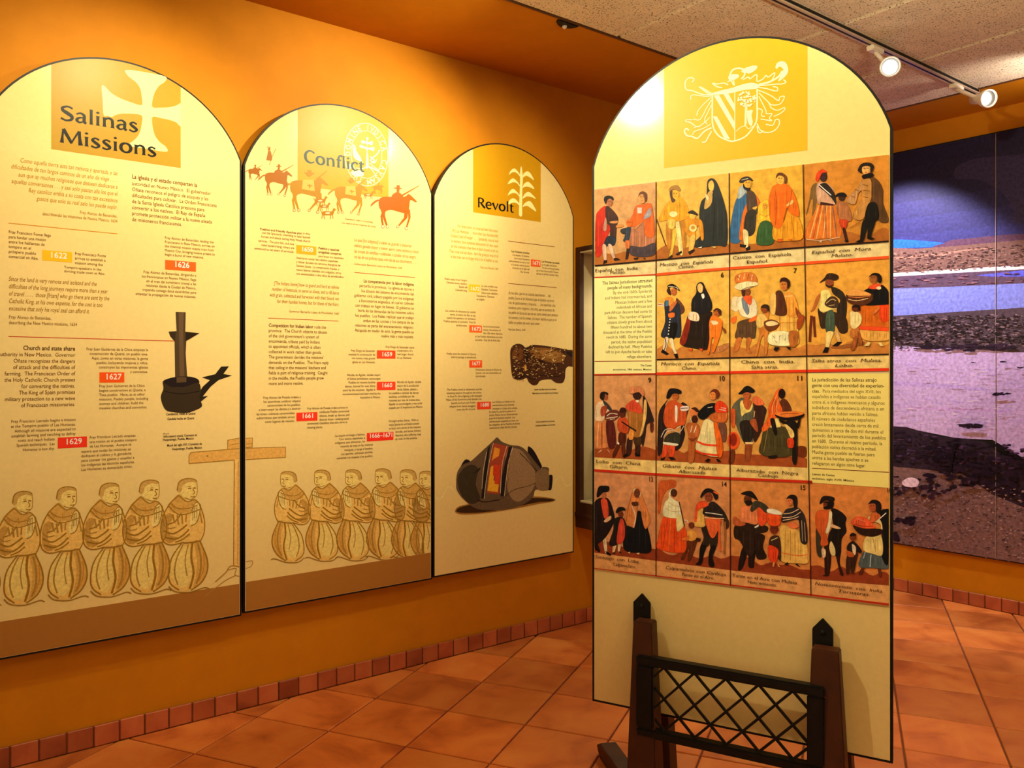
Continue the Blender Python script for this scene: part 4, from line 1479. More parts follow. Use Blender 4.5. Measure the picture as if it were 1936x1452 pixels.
block(S3, F3b, 'LEFT', 915, 1095, 1165, 1165, 'Fray Juan Bernal, 1669', '5a3a10', size=34)
block(S3, F3c, 'RIGHT', 252, 570, 178, 213, 'Finally, even the mission of Quarai,/with its springs, is abandoned.', TX)
date_label(S3, F3c, (494, 233, 632, 313), '1677', 520, 605, 288, 'e8501c', 58)
block(S3, F3c, 'LEFT', 562, 838, 345, 415, 'Finalmente, incluso la Misión de/Quarai, con sus manantiales, es/abandonada.', TX)
block(S3, F3c, 'RIGHT', 248, 630, 555, 660, 'The Pueblos revolt at settlements and the/remaining missions throughout the colony./In Santa Fe, fierce fighting at the besieged/Palace of the Governors ends Spanish rule.', DK, lum=0.65)
block(S3, F3c, 'RIGHT', 280, 562, 698, 768, 'Spanish survivors join Pueblo/refugees from Salinas straggling/down the Rio Grande.', DK, lum=0.65)
date_label(S3, F3c, (578, 683, 727, 759), '1680', 608, 698, 734, 'd8401c', 58, lum=0.65)
block(S3, F3c, 'LEFT', 742, 1010, 693, 765, 'Los Pueblos se rebelan en los/asentamientos y las misiones/restantes a lo largo de la colonia.', DK, lum=0.65)
block(S3, F3c, 'LEFT', 708, 1037, 800, 974, 'En Santa Fe, una feroz pelea en el/sitiado Palacio de los Gobernadores/puso fin al dominio español.  Los/sobrevivientes españoles se unen con/los refugiados de los Pueblos de Salinas/deambulando abajo del Río Grande.', DK, lum=0.65)
for xl, xr, y, t in ((1190, 1430, 556, 'Ceramic dog effigy found at Las Humanas'), (1172, 1448, 597, 'Efigie del perro de la cerámica de Las Humanas'), (1210, 1412, 905, 'Ceramic canteen from Las Humanas'), (1203, 1418, 945, 'Cantimplora hallada en Las Humanas')):
    block(S3, F3c, 'LEFT', xl, xr, y, y, t, '2a1808', bold=True, size=24, lum=0.65)

hw = S3.w / 2 - 0.008
lim3 = (S3.uc - hw, S3.uc + hw, 0, 9)
pr = Print(S3, 0.0005, 0.5)
pr.lim = lim3
pr.draw(F3c, '''
p 3c2210 935 140,960 80,1010 57,1060 65,1095 95,1120 95,1170 68,1280 75,1420 95,1540 120,1630 140,1630 295,1560 300,1530 340,1525 420,1500 475,1440 480,1400 460,1370 440,1290 445,1250 460,1225 495,1180 503,1135 470,1110 425,1060 445,990 440,955 400,940 280
p 6a4418 1150 110,1300 100,1450 130,1520 180,1500 250,1400 260,1280 230,1180 190
p 7a5424 1250 130,1400 130,1480 180,1400 220,1300 190
p 5a3616 960 150,1000 95,1060 100,1080 150,1060 220,1000 240,960 220
p a87c30 1085 300,1105 290,1110 330,1095 350
p 20120c 1090 110,1130 110,1130 220,1110 270,1100 200
p 20120c 1540 140,1630 150,1630 210,1560 180
l 1c100a 8 960 400,1040 430,1100 400,1180 440,1250 400,1400 410,1500 400
''')
rnd = random.Random(3)
for i in range(340):
    x, y = rnd.uniform(950, 1520), rnd.uniform(80, 460)
    if (x > 1100 and y > 400 and not (1140 < x < 1240)) or (x > 1180 and y < 105):
        continue
    a = rnd.uniform(-0.9, 0.9)
    l_ = rnd.uniform(8, 26)
    c = rnd.choice(['a07c40', '7a5828', 'c09c60', '24140a', '1c0f08', '8a6834'])
    pr.draw(F3c, 'l %s %g %g %g %g %g' % (c, rnd.uniform(4, 9), x, y, x + l_ * math.cos(a), y + l_ * math.sin(a)))
pr.build('dog_effigy_picture', 'ink_brush')
pr = Print(S3, 0.0005, 0.36)
pr.lim = lim3
pr.draw(F3d, '''
l cfa05a 6 95 640,150 700,230 580,300 650
l cfa05a 6 1190 560,1250 485,1310 575,1380 530
p 6a4a1c 290 800,360 750,700 700,1000 670,1190 690,1190 715,1050 740,850 780,600 820,420 835,320 830
p 2a1a0c 300 800,360 762,600 720,980 685,1180 695,1170 715,1040 725,850 765,600 810,420 822,330 818
p 16100e 330 430,380 335,430 350,420 400,380 470,340 540
p 16100e 955 230,965 212,1010 250,1060 340,1085 400,1060 430,1010 380,960 290
p 16100e 1140 490,1182 480,1175 590,1160 612,1140 600
p 463622 300 560,310 450,360 380,430 350,520 270,640 160,675 130,720 170,800 200,880 210,940 250,1020 350,1080 420,1090 400,1148 412,1142 480,1145 610,1030 608,1000 680,900 750,760 790,620 795,480 780,370 700,310 620
p 665032 760 250,880 240,960 330,1020 440,1020 560,960 660,860 720,780 640,760 460
p 2a2214 310 520,360 420,440 380,500 420,480 560,520 690,440 740,350 660
p 5a462a 1030 450,1140 430,1140 600,1040 600
q 181210 590 230,610 200,555 690,528 690,560 400
q 181210 780 220,812 210,770 380,735 670,705 670,720 480
q 70301a 640 180,780 215,735 340,712 480,692 650,580 640,600 400
q a8641c 650 220,700 235,690 300,640 330,625 350
q b8701c 615 400,660 380,640 520,690 560,680 630,585 620
q 8a2c14 640 380,700 385,690 560,650 555,660 480,635 480
l b09068 4 640 180,605 340,570 560,555 690
l b09068 4 765 205,720 380,705 640
l b09068 4 820 215,775 380,740 670
l b09068 4 580 260,550 420,535 600
l 160e0a 9 465 460,520 408,500 440
l 1c120c 7 880 270,960 350,1040 440
l 1c120c 5 720 690,830 610,960 575,1030 545
l 1c120c 10 490 700,560 720,700 700
l 5a2c14 5 800 290,775 350,790 400,765 460,780 520,755 580
''')
pr.build('clay_pot_picture', 'ink_brush')

# ---------------- free-standing panel: crest block, sheet of paintings
arch_block(S4, 95, 1735, 1380, CR, 'dcb424', 1.08, 'crest_block')
pr = Print(S4, 0.0005, 0.95)
pr.draw(CR, '''
l W 16 650 545,648 720,655 900,720 1010,830 1065,900 1070,1010 1030,1090 950,1155 830,1160 640,1160 475
p W 620 535,760 490,870 465,990 425,1100 405,1180 430,1160 470,1000 490,850 525,700 540
l W 9 905 510,905 1065
q W 665 550,725 545,905 860,905 950
q W 655 790,700 790,850 1050,785 1040
q W 775 535,830 530,905 660,905 745
l W 8 920 960,980 910,1030 900,1060 930,1110 900
l W 14 1030 640,1022 900
l W 9 1045 650,1040 880
p W 1040 740,1070 720,1110 720,1095 780,1110 850,1090 900,1060 860,1050 800
l W 10 1040 780,1080 800,1060 850
l W 18 840 340,880 260,950 240,1010 260,1015 320,980 360
p W 830 345,870 310,940 310,950 340,900 370,850 375
l W 12 890 370,900 440
p W 980 280,1020 240,1060 225,1110 210,1160 215,1150 250,1110 280,1070 300,1030 290
l W 12 1000 370,1060 340,1080 360,1130 320,1160 320,1160 390,1230 360,1260 320,1290 340,1360 290,1350 340,1330 370
l W 22 1180 425,1290 400,1400 340,1450 270
p W 1370 230,1390 180,1440 160,1490 180,1515 250,1500 310,1450 360,1400 390,1430 320,1460 260,1440 230,1410 220,1390 245
l W 12 1180 440,1300 430,1380 420,1440 420,1490 400,1460 370
l W 12 1180 460,1260 470,1330 490,1390 500,1390 460,1340 450
l W 11 1170 490,1250 520,1330 560,1370 590,1410 610,1420 570,1470 560,1460 600,1420 650,1340 660,1290 640
l W 11 1180 520,1240 580,1300 640,1320 690,1390 720,1470 690,1470 720,1420 760,1350 790
l W 11 1180 560,1220 640,1260 720,1270 760,1330 760,1300 810,1330 840,1260 830,1200 820
l W 12 1160 870,1200 950,1280 975,1360 950,1410 890,1410 830,1370 830,1340 890,1260 880
l W 12 1160 900,1170 960,1200 980,1230 950
l W 11 1170 700,1220 720,1210 780,1250 790
l W 12 830 430,780 410,700 420,650 410,700 450,760 460
l W 12 820 400,860 380,890 430
l W 12 640 530,560 480,500 450,560 500,620 540
l W 12 640 540,540 540,430 500,350 480,340 400,380 350,440 360,420 400
l W 10 640 555,560 560,420 545,400 600
l W 10 640 570,560 640,490 720,470 780
l W 10 640 600,580 700,540 780,500 830,430 820
l W 10 645 650,600 740,560 830,590 880
l W 16 640 920,560 960,480 1040,420 1020,360 1010,330 960,350 930,380 950
l W 14 640 960,600 1030,570 1080,530 1085
l W 10 620 800,560 860,480 910,400 860,350 850,350 830,420 830
l W 10 630 880,540 930,450 960,420 1000
l W 9 500 900,440 920
'''.replace('W', 'f8e8a8'))
rnd = random.Random(5)
for i in range(60):
    a, r_ = rnd.uniform(0, 6.28), math.sqrt(rnd.uniform(0, 1))
    pr.draw(CR, 'e f8e8a8 %g %g %g %g' % (1040 + 105 * r_ * math.cos(a), 590 + 85 * r_ * math.sin(a), rnd.uniform(8, 17), rnd.uniform(7, 12)))
pr.build('crest_emblem')

# the sheet of paintings stands 4 mm proud of the panel
TL, TR, BLc, BRc = (1127, 359.5), (1686, 288.5), (1122.5, 1076), (1684, 1143)
PS = FP.shifted(0.0045)
vt = (PS.uv(*TL)[1] + PS.uv(*TR)[1]) / 2
vb = (PS.uv(*BLc)[1] + PS.uv(*BRc)[1]) / 2
hw4 = S4.w / 2 - 0.0085
bm = bmesh.new()
box(bm, -hw4, hw4, -0.0045, -0.0016, vb - S4.z0, vt - S4.z0)
psheet = bm_obj('painting_sheet', bm, 'case_lining', S4.obj)


class SubSheet:
    pass

S5 = SubSheet()
S5.P, S5.uc, S5.z0, S5.y0, S5.obj = FP, S4.uc, S4.z0, -0.0046, psheet
lim5 = (S4.uc - hw4, S4.uc + hw4, vb, vt)

# row borders in pixels: (x, y) along top of row, caption line, bottom red line
XS = [1112, 1241.7, 1380, 1524, 1700]


def lerp_line(pts, x):
    if x <= pts[0][0]:
        i = 0
    else:
        i = max(k for k in range(len(pts)) if pts[k][0] <= x)
        i = min(i, len(pts) - 2)
    (xa, ya), (xb, yb) = pts[i], pts[i + 1]
    return ya + (yb - ya) * (x - xa) / (xb - xa)

ROWS = [
    ([(1127, 359.5), (1686, 288.5)], [(1126, 503), (1380, 480), (1521, 468.3), (1685, 456.6)], [(1125, 525), (1242, 519.5), (1380, 508), (1685, 486.6)]),
    ([(1125, 525), (1242, 519.5), (1380, 508), (1685, 486.6)], [(1125, 682), (1243, 680), (1380, 676.7), (1685, 669.8)], [(1125, 708.5), (1242, 706.5), (1380, 704), (1682, 698.4)]),
    ([(1125, 708.5), (1242, 706.5), (1380, 704), (1682, 698.4)], [(1124, 864.3), (1241, 870.5), (1380, 878.3), (1526, 884), (1684, 892)], [(1124, 888.4), (1241, 896), (1380, 903.8), (1526, 910), (1684, 921)]),
    ([(1124, 888.4), (1241, 896), (1380, 903.8), (1526, 910), (1684, 919)], [(1123, 1044), (1242, 1059.8), (1382, 1077.6), (1533, 1094.2), (1684, 1106.7)], [(1122, 1076), (1684, 1144)]),
]
BG = [['cf9c5c', 'e0b048', 'deaa38', 'cc8830'], ['d8b058', 'dcac48', 'd8a440', 'd89c3c'], ['c08850', 'c08844', 'c89040', 'c8903c'], ['b47c4c', 'b47844', 'b47438', 'b47034']]
GR = ['b06a28', 'c07c34', '9a4c20', '80381a']
CAP = ['e4cc88', 'e0c070', 'd8b468', 'c08c50']
LUM = [1.0, 0.85, 0.74, 0.62]
VX = [[1120, 1120], [1241.7, 1241.7], [1379.6, 1382], [1519.8, 1533], [1690, 1690]]


def cell_x(k, y):
    a, b = VX[k]
    return a + (b - a) * (y - 350) / 720.0

FIG = {}
FIG[0, 0] = (C1, '''
p c83018 205 720,150 770,115 860,112 1300,180 1300,230 1150,300 980,330 900,240 720
p 4a2a20 235 720,300 740,385 850,370 960,350 1170,290 1080,290 960,240 900
p b88868 205 960,235 850,250 930,240 1010,210 1010
p 283038 255 1080,355 1090,345 1180,290 1195,215 1190
p d8b088 195 1195,240 1195,245 1380,215 1370;p d8b088 265 1190,310 1190,352 1345,325 1350
q 20100c 215 1370,250 1370,250 1400,205 1415;q 20100c 330 1345,380 1345,415 1365,340 1375
p d09050 290 900,380 890,370 920,300 920;p d08840 370 945,450 940,440 965,370 975
e c07848 282 665 42 52;p 1c1410 215 640,225 600,265 585,320 600,330 640,290 620,255 640,240 690
p b87850 545 940,750 900,830 1100,840 1290,700 1330,540 1300,525 1180
p 504040 530 1200,690 1210,835 1160,840 1290,700 1330,540 1300
p e06820 600 720,680 690,760 680,800 720,830 1060,720 1070,700 900,620 960,500 930,560 830
q d8c8a8 620 730,680 730,675 800,625 800
p a8a098 750 760,785 740,785 830,710 870,700 850
p d08848 740 870,700 900,620 980,590 1000,600 960
e d89a50 685 610 50 70;p 704028 635 600,650 550,690 535,735 560,735 640,715 650,700 575,660 570
p 383838 420 1000,490 980,480 1040,430 1040;p 384048 480 990,540 960,530 1080,500 1140,450 1135,470 1080
p d87838 475 1140,530 1140,520 1240,490 1240;q 302018 495 1230,525 1230,505 1350,478 1362
e e07020 528 920 42 48;q 281810 575 1345,640 1335,620 1360,580 1360;q 281810 690 1350,720 1340,720 1360
''')
FIG[0, 1] = (C1, '''
p c08028 980 900,1180 880,1220 1150,1180 1230,1120 1000,1060 1000,1040 1190,990 1220
p e8b840 1050 1000,1100 1000,1070 1180,1040 1320,1010 1310,1040 1170
p f4d880 1085 900,1130 900,1175 1270,1130 1270
p e8a018 1040 640,1150 600,1240 740,1240 850,1100 900,1000 880,900 900,890 850,980 680
e e8b030 1090 570 50 60;p a87830 1005 510,1040 470,1100 460,1140 490,1140 530,1060 510,1020 540
p 604030 1015 550,1045 520,1050 600,1085 640,1045 665;e f0d890 1060 810 50 35;p e0b850 990 880,1090 880,1060 990,1000 970
q 302010 990 1350,1040 1305,1055 1320,1010 1360;q 302010 1085 1300,1160 1255,1165 1280,1110 1310
l 704018 14 855 870,970 1195
p 2c302c 1470 480,1480 400,1530 375,1580 410,1640 550,1690 720,1715 860,1710 1180,1600 1190,1340 1215,1320 1150,1400 1050,1375 830,1400 660,1460 590
p e8b850 1490 430,1530 400,1555 450,1545 520,1515 530,1490 490
p c8a050 1490 540,1540 540,1520 690,1440 750,1450 640;p f0d090 1450 565,1490 600,1480 640,1460 620
l 1c201c 10 1540 560,1560 800,1540 1150
p d89020 1210 850,1320 860,1410 900,1430 1100,1400 1120,1370 950,1330 1010,1330 1090,1260 1090,1200 1000
e e8b848 1295 830 40 40;p 3a2a20 1235 790,1300 765,1360 820,1290 810;e f0d080 1300 980 48 45;e c09030 1300 975 25 25
p e0b050 1270 1080,1330 1080,1300 1250,1250 1280;q 281810 1240 1270,1310 1235,1320 1250,1255 1300
q f0e0b0 1355 1220,1410 1205,1400 1225;q e8c870 1520 1205,1580 1205,1570 1225
''')
FIG[0, 2] = (C0, '''
p 3a6a88 930 1030,960 1010,990 1060,960 1150,940 1310,872 1310,880 1200,905 1080
p a8b0a0 935 980,985 985,950 1040,920 1050
p d87018 985 1010,1030 1030,1060 1090,1010 1150,960 1290,930 1290,950 1150,975 1080
p 5a4430 985 1000,1030 1030,1040 1140,990 1160,975 1060
p 3c3428 975 1140,1030 1130,1025 1250,985 1280,960 1240
p f0d890 958 1240,985 1260,985 1350,965 1345,955 1280
q 201810 935 1330,975 1335,970 1350,935 1345;q 201810 970 1355,995 1340,998 1360,975 1370
e e0a838 985 960 25 28;p 3a3028 930 950,950 925,990 920,1015 945,985 940,950 955;l e0d0a0 3 945 940,985 930
p 302018 957 962,970 985,1000 990,985 1005,958 990;p e0b048 1010 1110,1040 1100,1030 1120
p e8b830 1060 1080,1100 1060,1120 1100,1130 1180,1100 1210,1050 1200,1045 1120
p 3c6030 1060 1200,1125 1200,1140 1320,1060 1335,1035 1310;e d89830 1088 1098 16 22;l c89020 3 1060 1150,1095 1160,1120 1140
p e09820 1145 1200,1200 1200,1230 1120,1290 1160,1320 1290,1230 1310,1140 1300
p e87010 1150 970,1200 960,1240 980,1280 1060,1295 1160,1240 1140,1220 1110,1190 1220,1150 1230,1120 1180,1110 1070,1130 990
e e8b448 1185 935 26 32;p 6a3c18 1155 930,1165 900,1195 898,1220 920,1220 955,1208 960,1205 925,1175 912
p e8b860 1220 1090,1255 1060,1260 1080,1225 1100;q d86018 1165 1300,1200 1300,1195 1315,1165 1315;q d86018 1225 1300,1255 1300,1255 1312
l b85808 4 1150 1000,1160 1100,1150 1220;l b85808 4 1250 1000,1240 1080,1200 1180;l c07c18 3 1200 1210,1195 1300;l c07c18 3 1250 1160,1265 1300
''')
FIG[0, 3] = (C2, '''
p 806030 870 480,930 430,950 520,900 830,880 830,890 640,860 640,830 760,805 820,850 600
p d87828 960 690,1140 700,1220 880,1220 1080,1000 1110,800 1110,820 960,900 800
l e8b060 14 960 700,850 1100;l e8b060 12 1010 700,930 1105;l e8b060 10 1060 700,1010 1105;l e8b060 12 1100 700,1100 1100;l 806858 12 1130 720,1180 1085;l 806858 9 1035 700,1050 1100;l c85020 10 985 700,890 1105
p d0a078 940 440,1040 430,1130 500,1160 640,1140 700,970 690,935 600
p 30241c 1020 430,1080 460,1150 560,1170 690,1120 620,1040 540,960 470;l e8d8c0 10 960 450,1040 520,1110 580
q 4a2418 980 660,1140 690,1140 705,975 695
e 4a2c28 1015 350 48 68;p e84818 920 370,940 310,1000 265,1060 300,1000 310,965 380,945 415,925 400
l e0c090 8 805 1115,1000 1130,1220 1090;q e0c090 960 1140,1000 1130,990 1160;q e0c090 1060 1120,1110 1130,1130 1150
p b07040 1180 660,1270 660,1340 760,1360 880,1300 900,1220 880,1180 760
p c84820 1210 880,1310 890,1280 1000,1240 990;p 40201c 1250 990,1280 990,1310 1130,1285 1130
e 4a2c20 1240 605 42 50;p 181418 1155 600,1190 560,1250 548,1290 570,1290 600,1210 590;q 181010 1275 1130,1315 1120,1320 1150,1285 1150
p 604020 1600 360,1680 400,1740 520,1740 680,1810 890,1690 890,1650 690,1590 700,1580 450
p c08840 1490 400,1590 390,1600 560,1590 640,1500 870,1380 850,1420 720,1480 640,1480 480
p b88850 1480 400,1440 480,1330 590,1300 660,1400 690,1440 560,1490 500
l 805020 8 1500 450,1560 470;l 805020 8 1500 520,1580 530;l 805020 8 1500 600,1560 610;l 804020 7 1400 510,1450 530;l 804020 7 1350 590,1400 610
p 181410 1560 690,1660 680,1690 860,1600 900,1520 880
p 181410 1510 880,1590 890,1540 1020,1500 1140,1465 1130,1480 960;p 181410 1610 890,1660 860,1610 1030,1590 1100,1550 1100,1570 960
q 100c0c 1400 1155,1470 1115,1490 1130,1470 1155;q 100c0c 1540 1100,1590 1090,1645 1110,1600 1125
e e0a858 1535 265 52 68;p 2c1c14 1435 280,1470 210,1530 185,1600 195,1630 240,1600 310,1590 240,1540 225,1490 240,1480 310
p 181010 1490 340,1600 310,1625 350,1540 375,1500 380;l 803818 6 1340 980,1470 900
l 5a2c14 6 1510 262,1530 260;l 5a2c14 6 1550 255,1570 252;l b03020 7 1525 305,1550 303
''')
FIG[1, 1] = (C3, '''
p b87840 1480 1060,1720 960,1730 1010,1600 1080
l e8d8b0 12 870 500,960 510;l e8d8b0 10 880 475,950 490;l b03c1c 8 875 488,955 500
p 6a4028 1100 410,1180 500,1195 570,1150 610,1130 560,1150 530,1100 480
p 2c3038 950 470,1000 440,1060 480,1130 480,1150 640,1150 870,1070 890,910 880,960 700
p e08830 960 420,1030 400,1060 440,1030 520,990 480;p 4a7080 965 450,1000 440,1000 500,965 510
p 14100f 1010 740,1110 720,1080 890,1020 910;p e87028 1000 600,1070 590,1070 640,1010 650;p c87038 1020 510,1080 450,1100 470,1040 560,1010 570
p d8c090 955 900,1000 900,980 1000,955 1080,930 1060;l 201410 10 960 900,970 980,940 1070
p e0c890 1015 910,1055 910,1075 1010,1110 1100,1080 1095,1030 990
q 100c10 910 1070,930 1035,1005 1090,980 1105;q 100c10 1065 1095,1110 1085,1120 1140,1090 1145
e b86830 1065 335 38 45;p 201814 990 260,1040 240,1090 260,1140 320,1090 300,1040 275,1000 290;p 3c2418 980 320,1010 285,1030 370,1000 360;l d8c8a0 6 1000 270,1090 280,1120 310
e f0e0c0 1020 670 8 8;e f0e0c0 1015 705 8 8;e f0e0c0 1012 740 8 8;e f0e0c0 1008 775 8 8;e f0e0c0 1004 810 8 8;e f0e0c0 1000 850 8 8
p 2a1c14 1260 600,1500 580,1530 640,1500 1010,1300 1020,1140 960,1200 780
p 8a2c18 1240 640,1270 700,1210 960,1140 960,1170 840
p 201c1e 1340 270,1370 225,1420 225,1450 290,1500 390,1530 480,1520 560,1440 600,1300 600,1280 520,1290 430,1340 350
p e0b060 1355 260,1390 235,1420 270,1415 330,1390 350,1360 320;p d8d8d0 1400 370,1430 360,1440 400,1420 420;l 1c1012 7 1480 620,1440 1000
p e8c898 1270 580,1360 600,1370 690,1270 680,1240 640;l b06030 5 1310 610,1300 680;l b06030 5 1340 610,1340 680
q e05020 1240 1040,1300 1025,1280 1060;q e05020 1370 1025,1420 1030,1410 1060
p e07820 1540 620,1600 640,1660 700,1640 830,1620 900,1560 1060,1530 1050,1560 920,1530 900,1500 1080,1470 1080,1500 920,1500 700
p e8c890 1520 690,1580 690,1610 720,1550 740;e b06028 1590 585 45 50;p 4a2818 1545 570,1590 535,1640 560,1640 620,1615 600,1600 560
p 8a4820 1650 760,1700 800,1690 840,1660 790
''')
FIG[1, 2] = (C4, '''
p e8c890 -90 470,-20 470,0 560,-40 640,-110 600;p e07028 -100 720,-40 700,-60 780,-110 770
p 604428 -10 760,180 740,190 940,150 970,90 970,40 950,30 970,-60 960,-40 850
p c07030 -40 970,20 970,-20 1110,-80 1120;p c07030 80 970,140 970,110 1090,140 1140,80 1130
p e8d0a0 -30 480,60 460,180 500,210 650,150 720,40 700,-10 640
p 788080 20 480,60 480,110 620,90 680,40 600;p e06028 40 460,140 450,130 560,70 520;p e87028 110 740,200 690,200 740,120 770
e 905028 90 400 40 50;p 4a2814 20 390,60 370,60 440,30 450
p e8cc90 -70 340,60 260,170 270,220 310,150 340,20 380;l 6a4020 8 10 385,100 345,170 335
p d07830 -60 280,-50 200,60 165,170 180,210 275,90 270,0 290
l e8c080 10 -20 260,0 190;l e8b060 9 40 250,60 175;l 8a4818 8 90 250,110 180;l e8c080 9 140 260,150 190;l 8a4818 8 0 240,-40 210
p c87c30 270 660,350 640,340 800,350 900,330 1140,300 1150,300 950,260 960,210 1170,180 1160,240 900,210 800
p e0b860 220 680,300 680,330 760,250 840,200 800
p e0a848 400 690,700 620,710 880,690 1050,360 1040,370 900,420 850
p e8d898 370 900,590 890,600 1050,360 1035;p b06828 600 890,710 890,690 1050,610 1055
l 8a5c28 6 400 930,420 960;l 8a5c28 6 480 950,500 930;l 8a5c28 6 540 990,560 970;l 8a5c28 6 430 1000,450 1020;l 8a5c28 6 640 950,680 960
p e09838 520 430,640 420,700 560,710 700,590 690,520 560;l e8c888 8 540 455,640 450;l c07820 6 600 480,600 860;l c07820 5 650 480,665 860;l c07820 5 480 700,490 880;l c07820 5 440 780,700 770
p 5a3018 430 420,500 390,550 500,570 670,470 690,420 640;p e0b058 370 450,430 410,440 560,420 680,370 640
e c87830 540 320 48 65;p 3a1e14 485 290,500 240,550 228,600 260,610 320,580 360,575 290,520 275
e 8a4820 300 605 48 52;p 3a2418 255 590,300 555,350 570,355 640,320 600
p 703c18 300 760,400 740,480 790,430 860,340 870,300 820;p e0c080 320 775,400 755,470 790,400 815,330 812
p 904820 680 590,720 640,760 700,730 730,690 680;p a04818 700 740,760 680,785 720,740 830,700 850
q 181414 410 1110,430 1070,490 1080,450 1120;q 181414 560 1070,630 1080,600 1105
''')
FIG[1, 3] = (C4, '''
p 9a5c28 1100 1080,1300 1040,1500 1010,1480 1050,1250 1090
p 34281c 1120 340,1250 400,1300 540,1280 740,1200 720,1180 600,1220 500,1130 420
p 3c2818 950 600,1010 660,1100 640,1280 700,1310 880,1220 900,1150 800,1000 850,960 720
p 485840 1060 640,1140 640,1150 880,1060 900,1040 800
p e8c870 990 390,1080 380,1120 480,1180 600,1100 620,1010 650,960 600,980 480
p b86830 980 420,940 540,900 620,860 640,890 590,930 470;p 4a3420 1030 550,1100 460,1180 480,1200 580,1120 600;l d8b878 6 1050 540,1120 490,1170 510;l d8b878 6 1080 570,1150 560
l 6a2c18 30 870 690,860 820,850 1010;l 6a2c18 28 900 700,905 820,915 950
p e8c070 1050 900,1140 890,1110 980,1080 1080,1040 1080;p d8a860 1150 880,1200 900,1230 1010,1190 1010
q 181010 1005 1140,1040 1070,1085 1080,1070 1140;q 181010 1120 1060,1190 1010,1245 1010,1190 1060
e 904c28 1090 290 52 50;p 3a2214 970 290,1030 230,1060 185,1120 175,1190 200,1195 240,1150 260,1060 250;p 3a2010 1040 310,1090 330,1140 310,1100 350,1060 340
p d06818 1480 570,1835 550,1835 850,1470 840;p e04818 1700 560,1835 545,1835 720,1720 760
p d8a048 1470 860,1835 880,1840 980,1600 1000,1480 960;p e85020 1470 820,1835 840,1835 880,1470 860
p 141214 1540 370,1700 310,1790 370,1835 480,1835 545,1700 560,1520 560,1590 470,1490 420
e a06028 1625 240 50 62;p 241410 1570 220,1620 175,1690 180,1725 230,1715 290,1680 280,1670 215,1620 200
p d05028 1560 350,1620 310,1710 310,1700 360,1620 370;e e8c890 1690 355 30 20
p 5a3018 1300 430,1400 400,1600 420,1600 520,1460 570,1310 520;p d89848 1300 440,1380 370,1500 390,1600 440,1450 450;l e8c080 8 1320 490,1420 510,1560 480;l c87838 8 1320 460,1450 470,1590 450
p c87030 1690 580,1700 610,1630 680,1620 640;q e8c878 1510 1060,1560 1010,1590 1020,1570 1060;q e8c878 1680 1020,1720 1020,1750 1060,1710 1060
p b87030 1360 850,1440 830,1450 950,1380 960,1340 930;p 9a5424 1390 960,1430 950,1400 1090,1350 1100;p 9a5424 1430 900,1460 900,1490 1030,1460 1040
p e8c880 1350 640,1440 650,1480 700,1470 790,1400 850,1350 820,1340 720
e 6a3418 1405 600 45 48;p 241410 1365 590,1410 555,1460 580,1460 640,1430 590
''')
FIG[2, 0] = (C5, '''
p c07840 115 690,330 690,360 980,290 1000,130 1020,95 980;p 5a2018 240 690,330 690,360 970,270 1000;l d8a868 8 150 700,130 1000;l 8a3c20 8 190 700,190 1010
p d0b080 130 470,200 440,250 470,300 540,240 600,200 680,110 670,105 570;p 3a3830 200 430,260 470,310 540,290 560,230 500;p a04828 180 520,250 500,230 600,180 620
e a05830 235 390 28 42;p 241814 165 400,175 340,220 325,265 345,255 370,230 350,215 420,190 425
p 6a3020 230 600,310 550,390 560,400 620,330 680,240 670;l e8c8a0 8 250 620,300 590,380 600;l e8c8a0 8 240 650,320 640,380 630;l e8c8a0 6 290 665,350 655
q d8a878 130 1080,180 1030,190 1045;q d8a878 250 1030,270 1035,295 1080
p 3a2018 500 900,560 900,540 1080,490 1090;p 3a2018 600 950,650 950,650 1080,600 1080;p 4a3018 580 880,670 870,660 970,590 970
p 30201c 690 390,740 440,800 600,820 690,740 720,720 850,690 990,670 900,690 700
p 9a6428 490 520,560 500,690 580,700 800,640 880,560 860,520 760,510 640
p d8a858 705 440,735 450,730 640,680 830,650 860,690 680;p c04828 480 500,560 430,620 440,690 580,560 570,500 540;q e8d0a0 600 430,640 425,640 455,610 455
e 3a2018 620 360 55 65;p c07848 520 330,540 285,610 258,680 280,710 340,690 380,640 330,560 350
p d88838 530 790,580 800,570 900,520 900;p 5a2818 780 700,815 710,815 800,785 810
q 141010 440 1110,500 1070,505 1110,460 1125;q 141010 590 1070,660 1090,655 1110,600 1110
p 502010 400 830,480 830,470 960,400 960;p 5a2814 380 960,410 970,350 1110,320 1100;p 5a2814 430 960,470 960,470 1080,440 1090;q e0c8a0 380 930,405 950,400 970,378 960
p b04820 400 650,480 640,520 720,500 830,400 800,380 720;e 5a2c18 440 590 40 55;p 3a1810 405 570,430 520,480 530,480 570;l 201814 16 430 690,610 805
''')
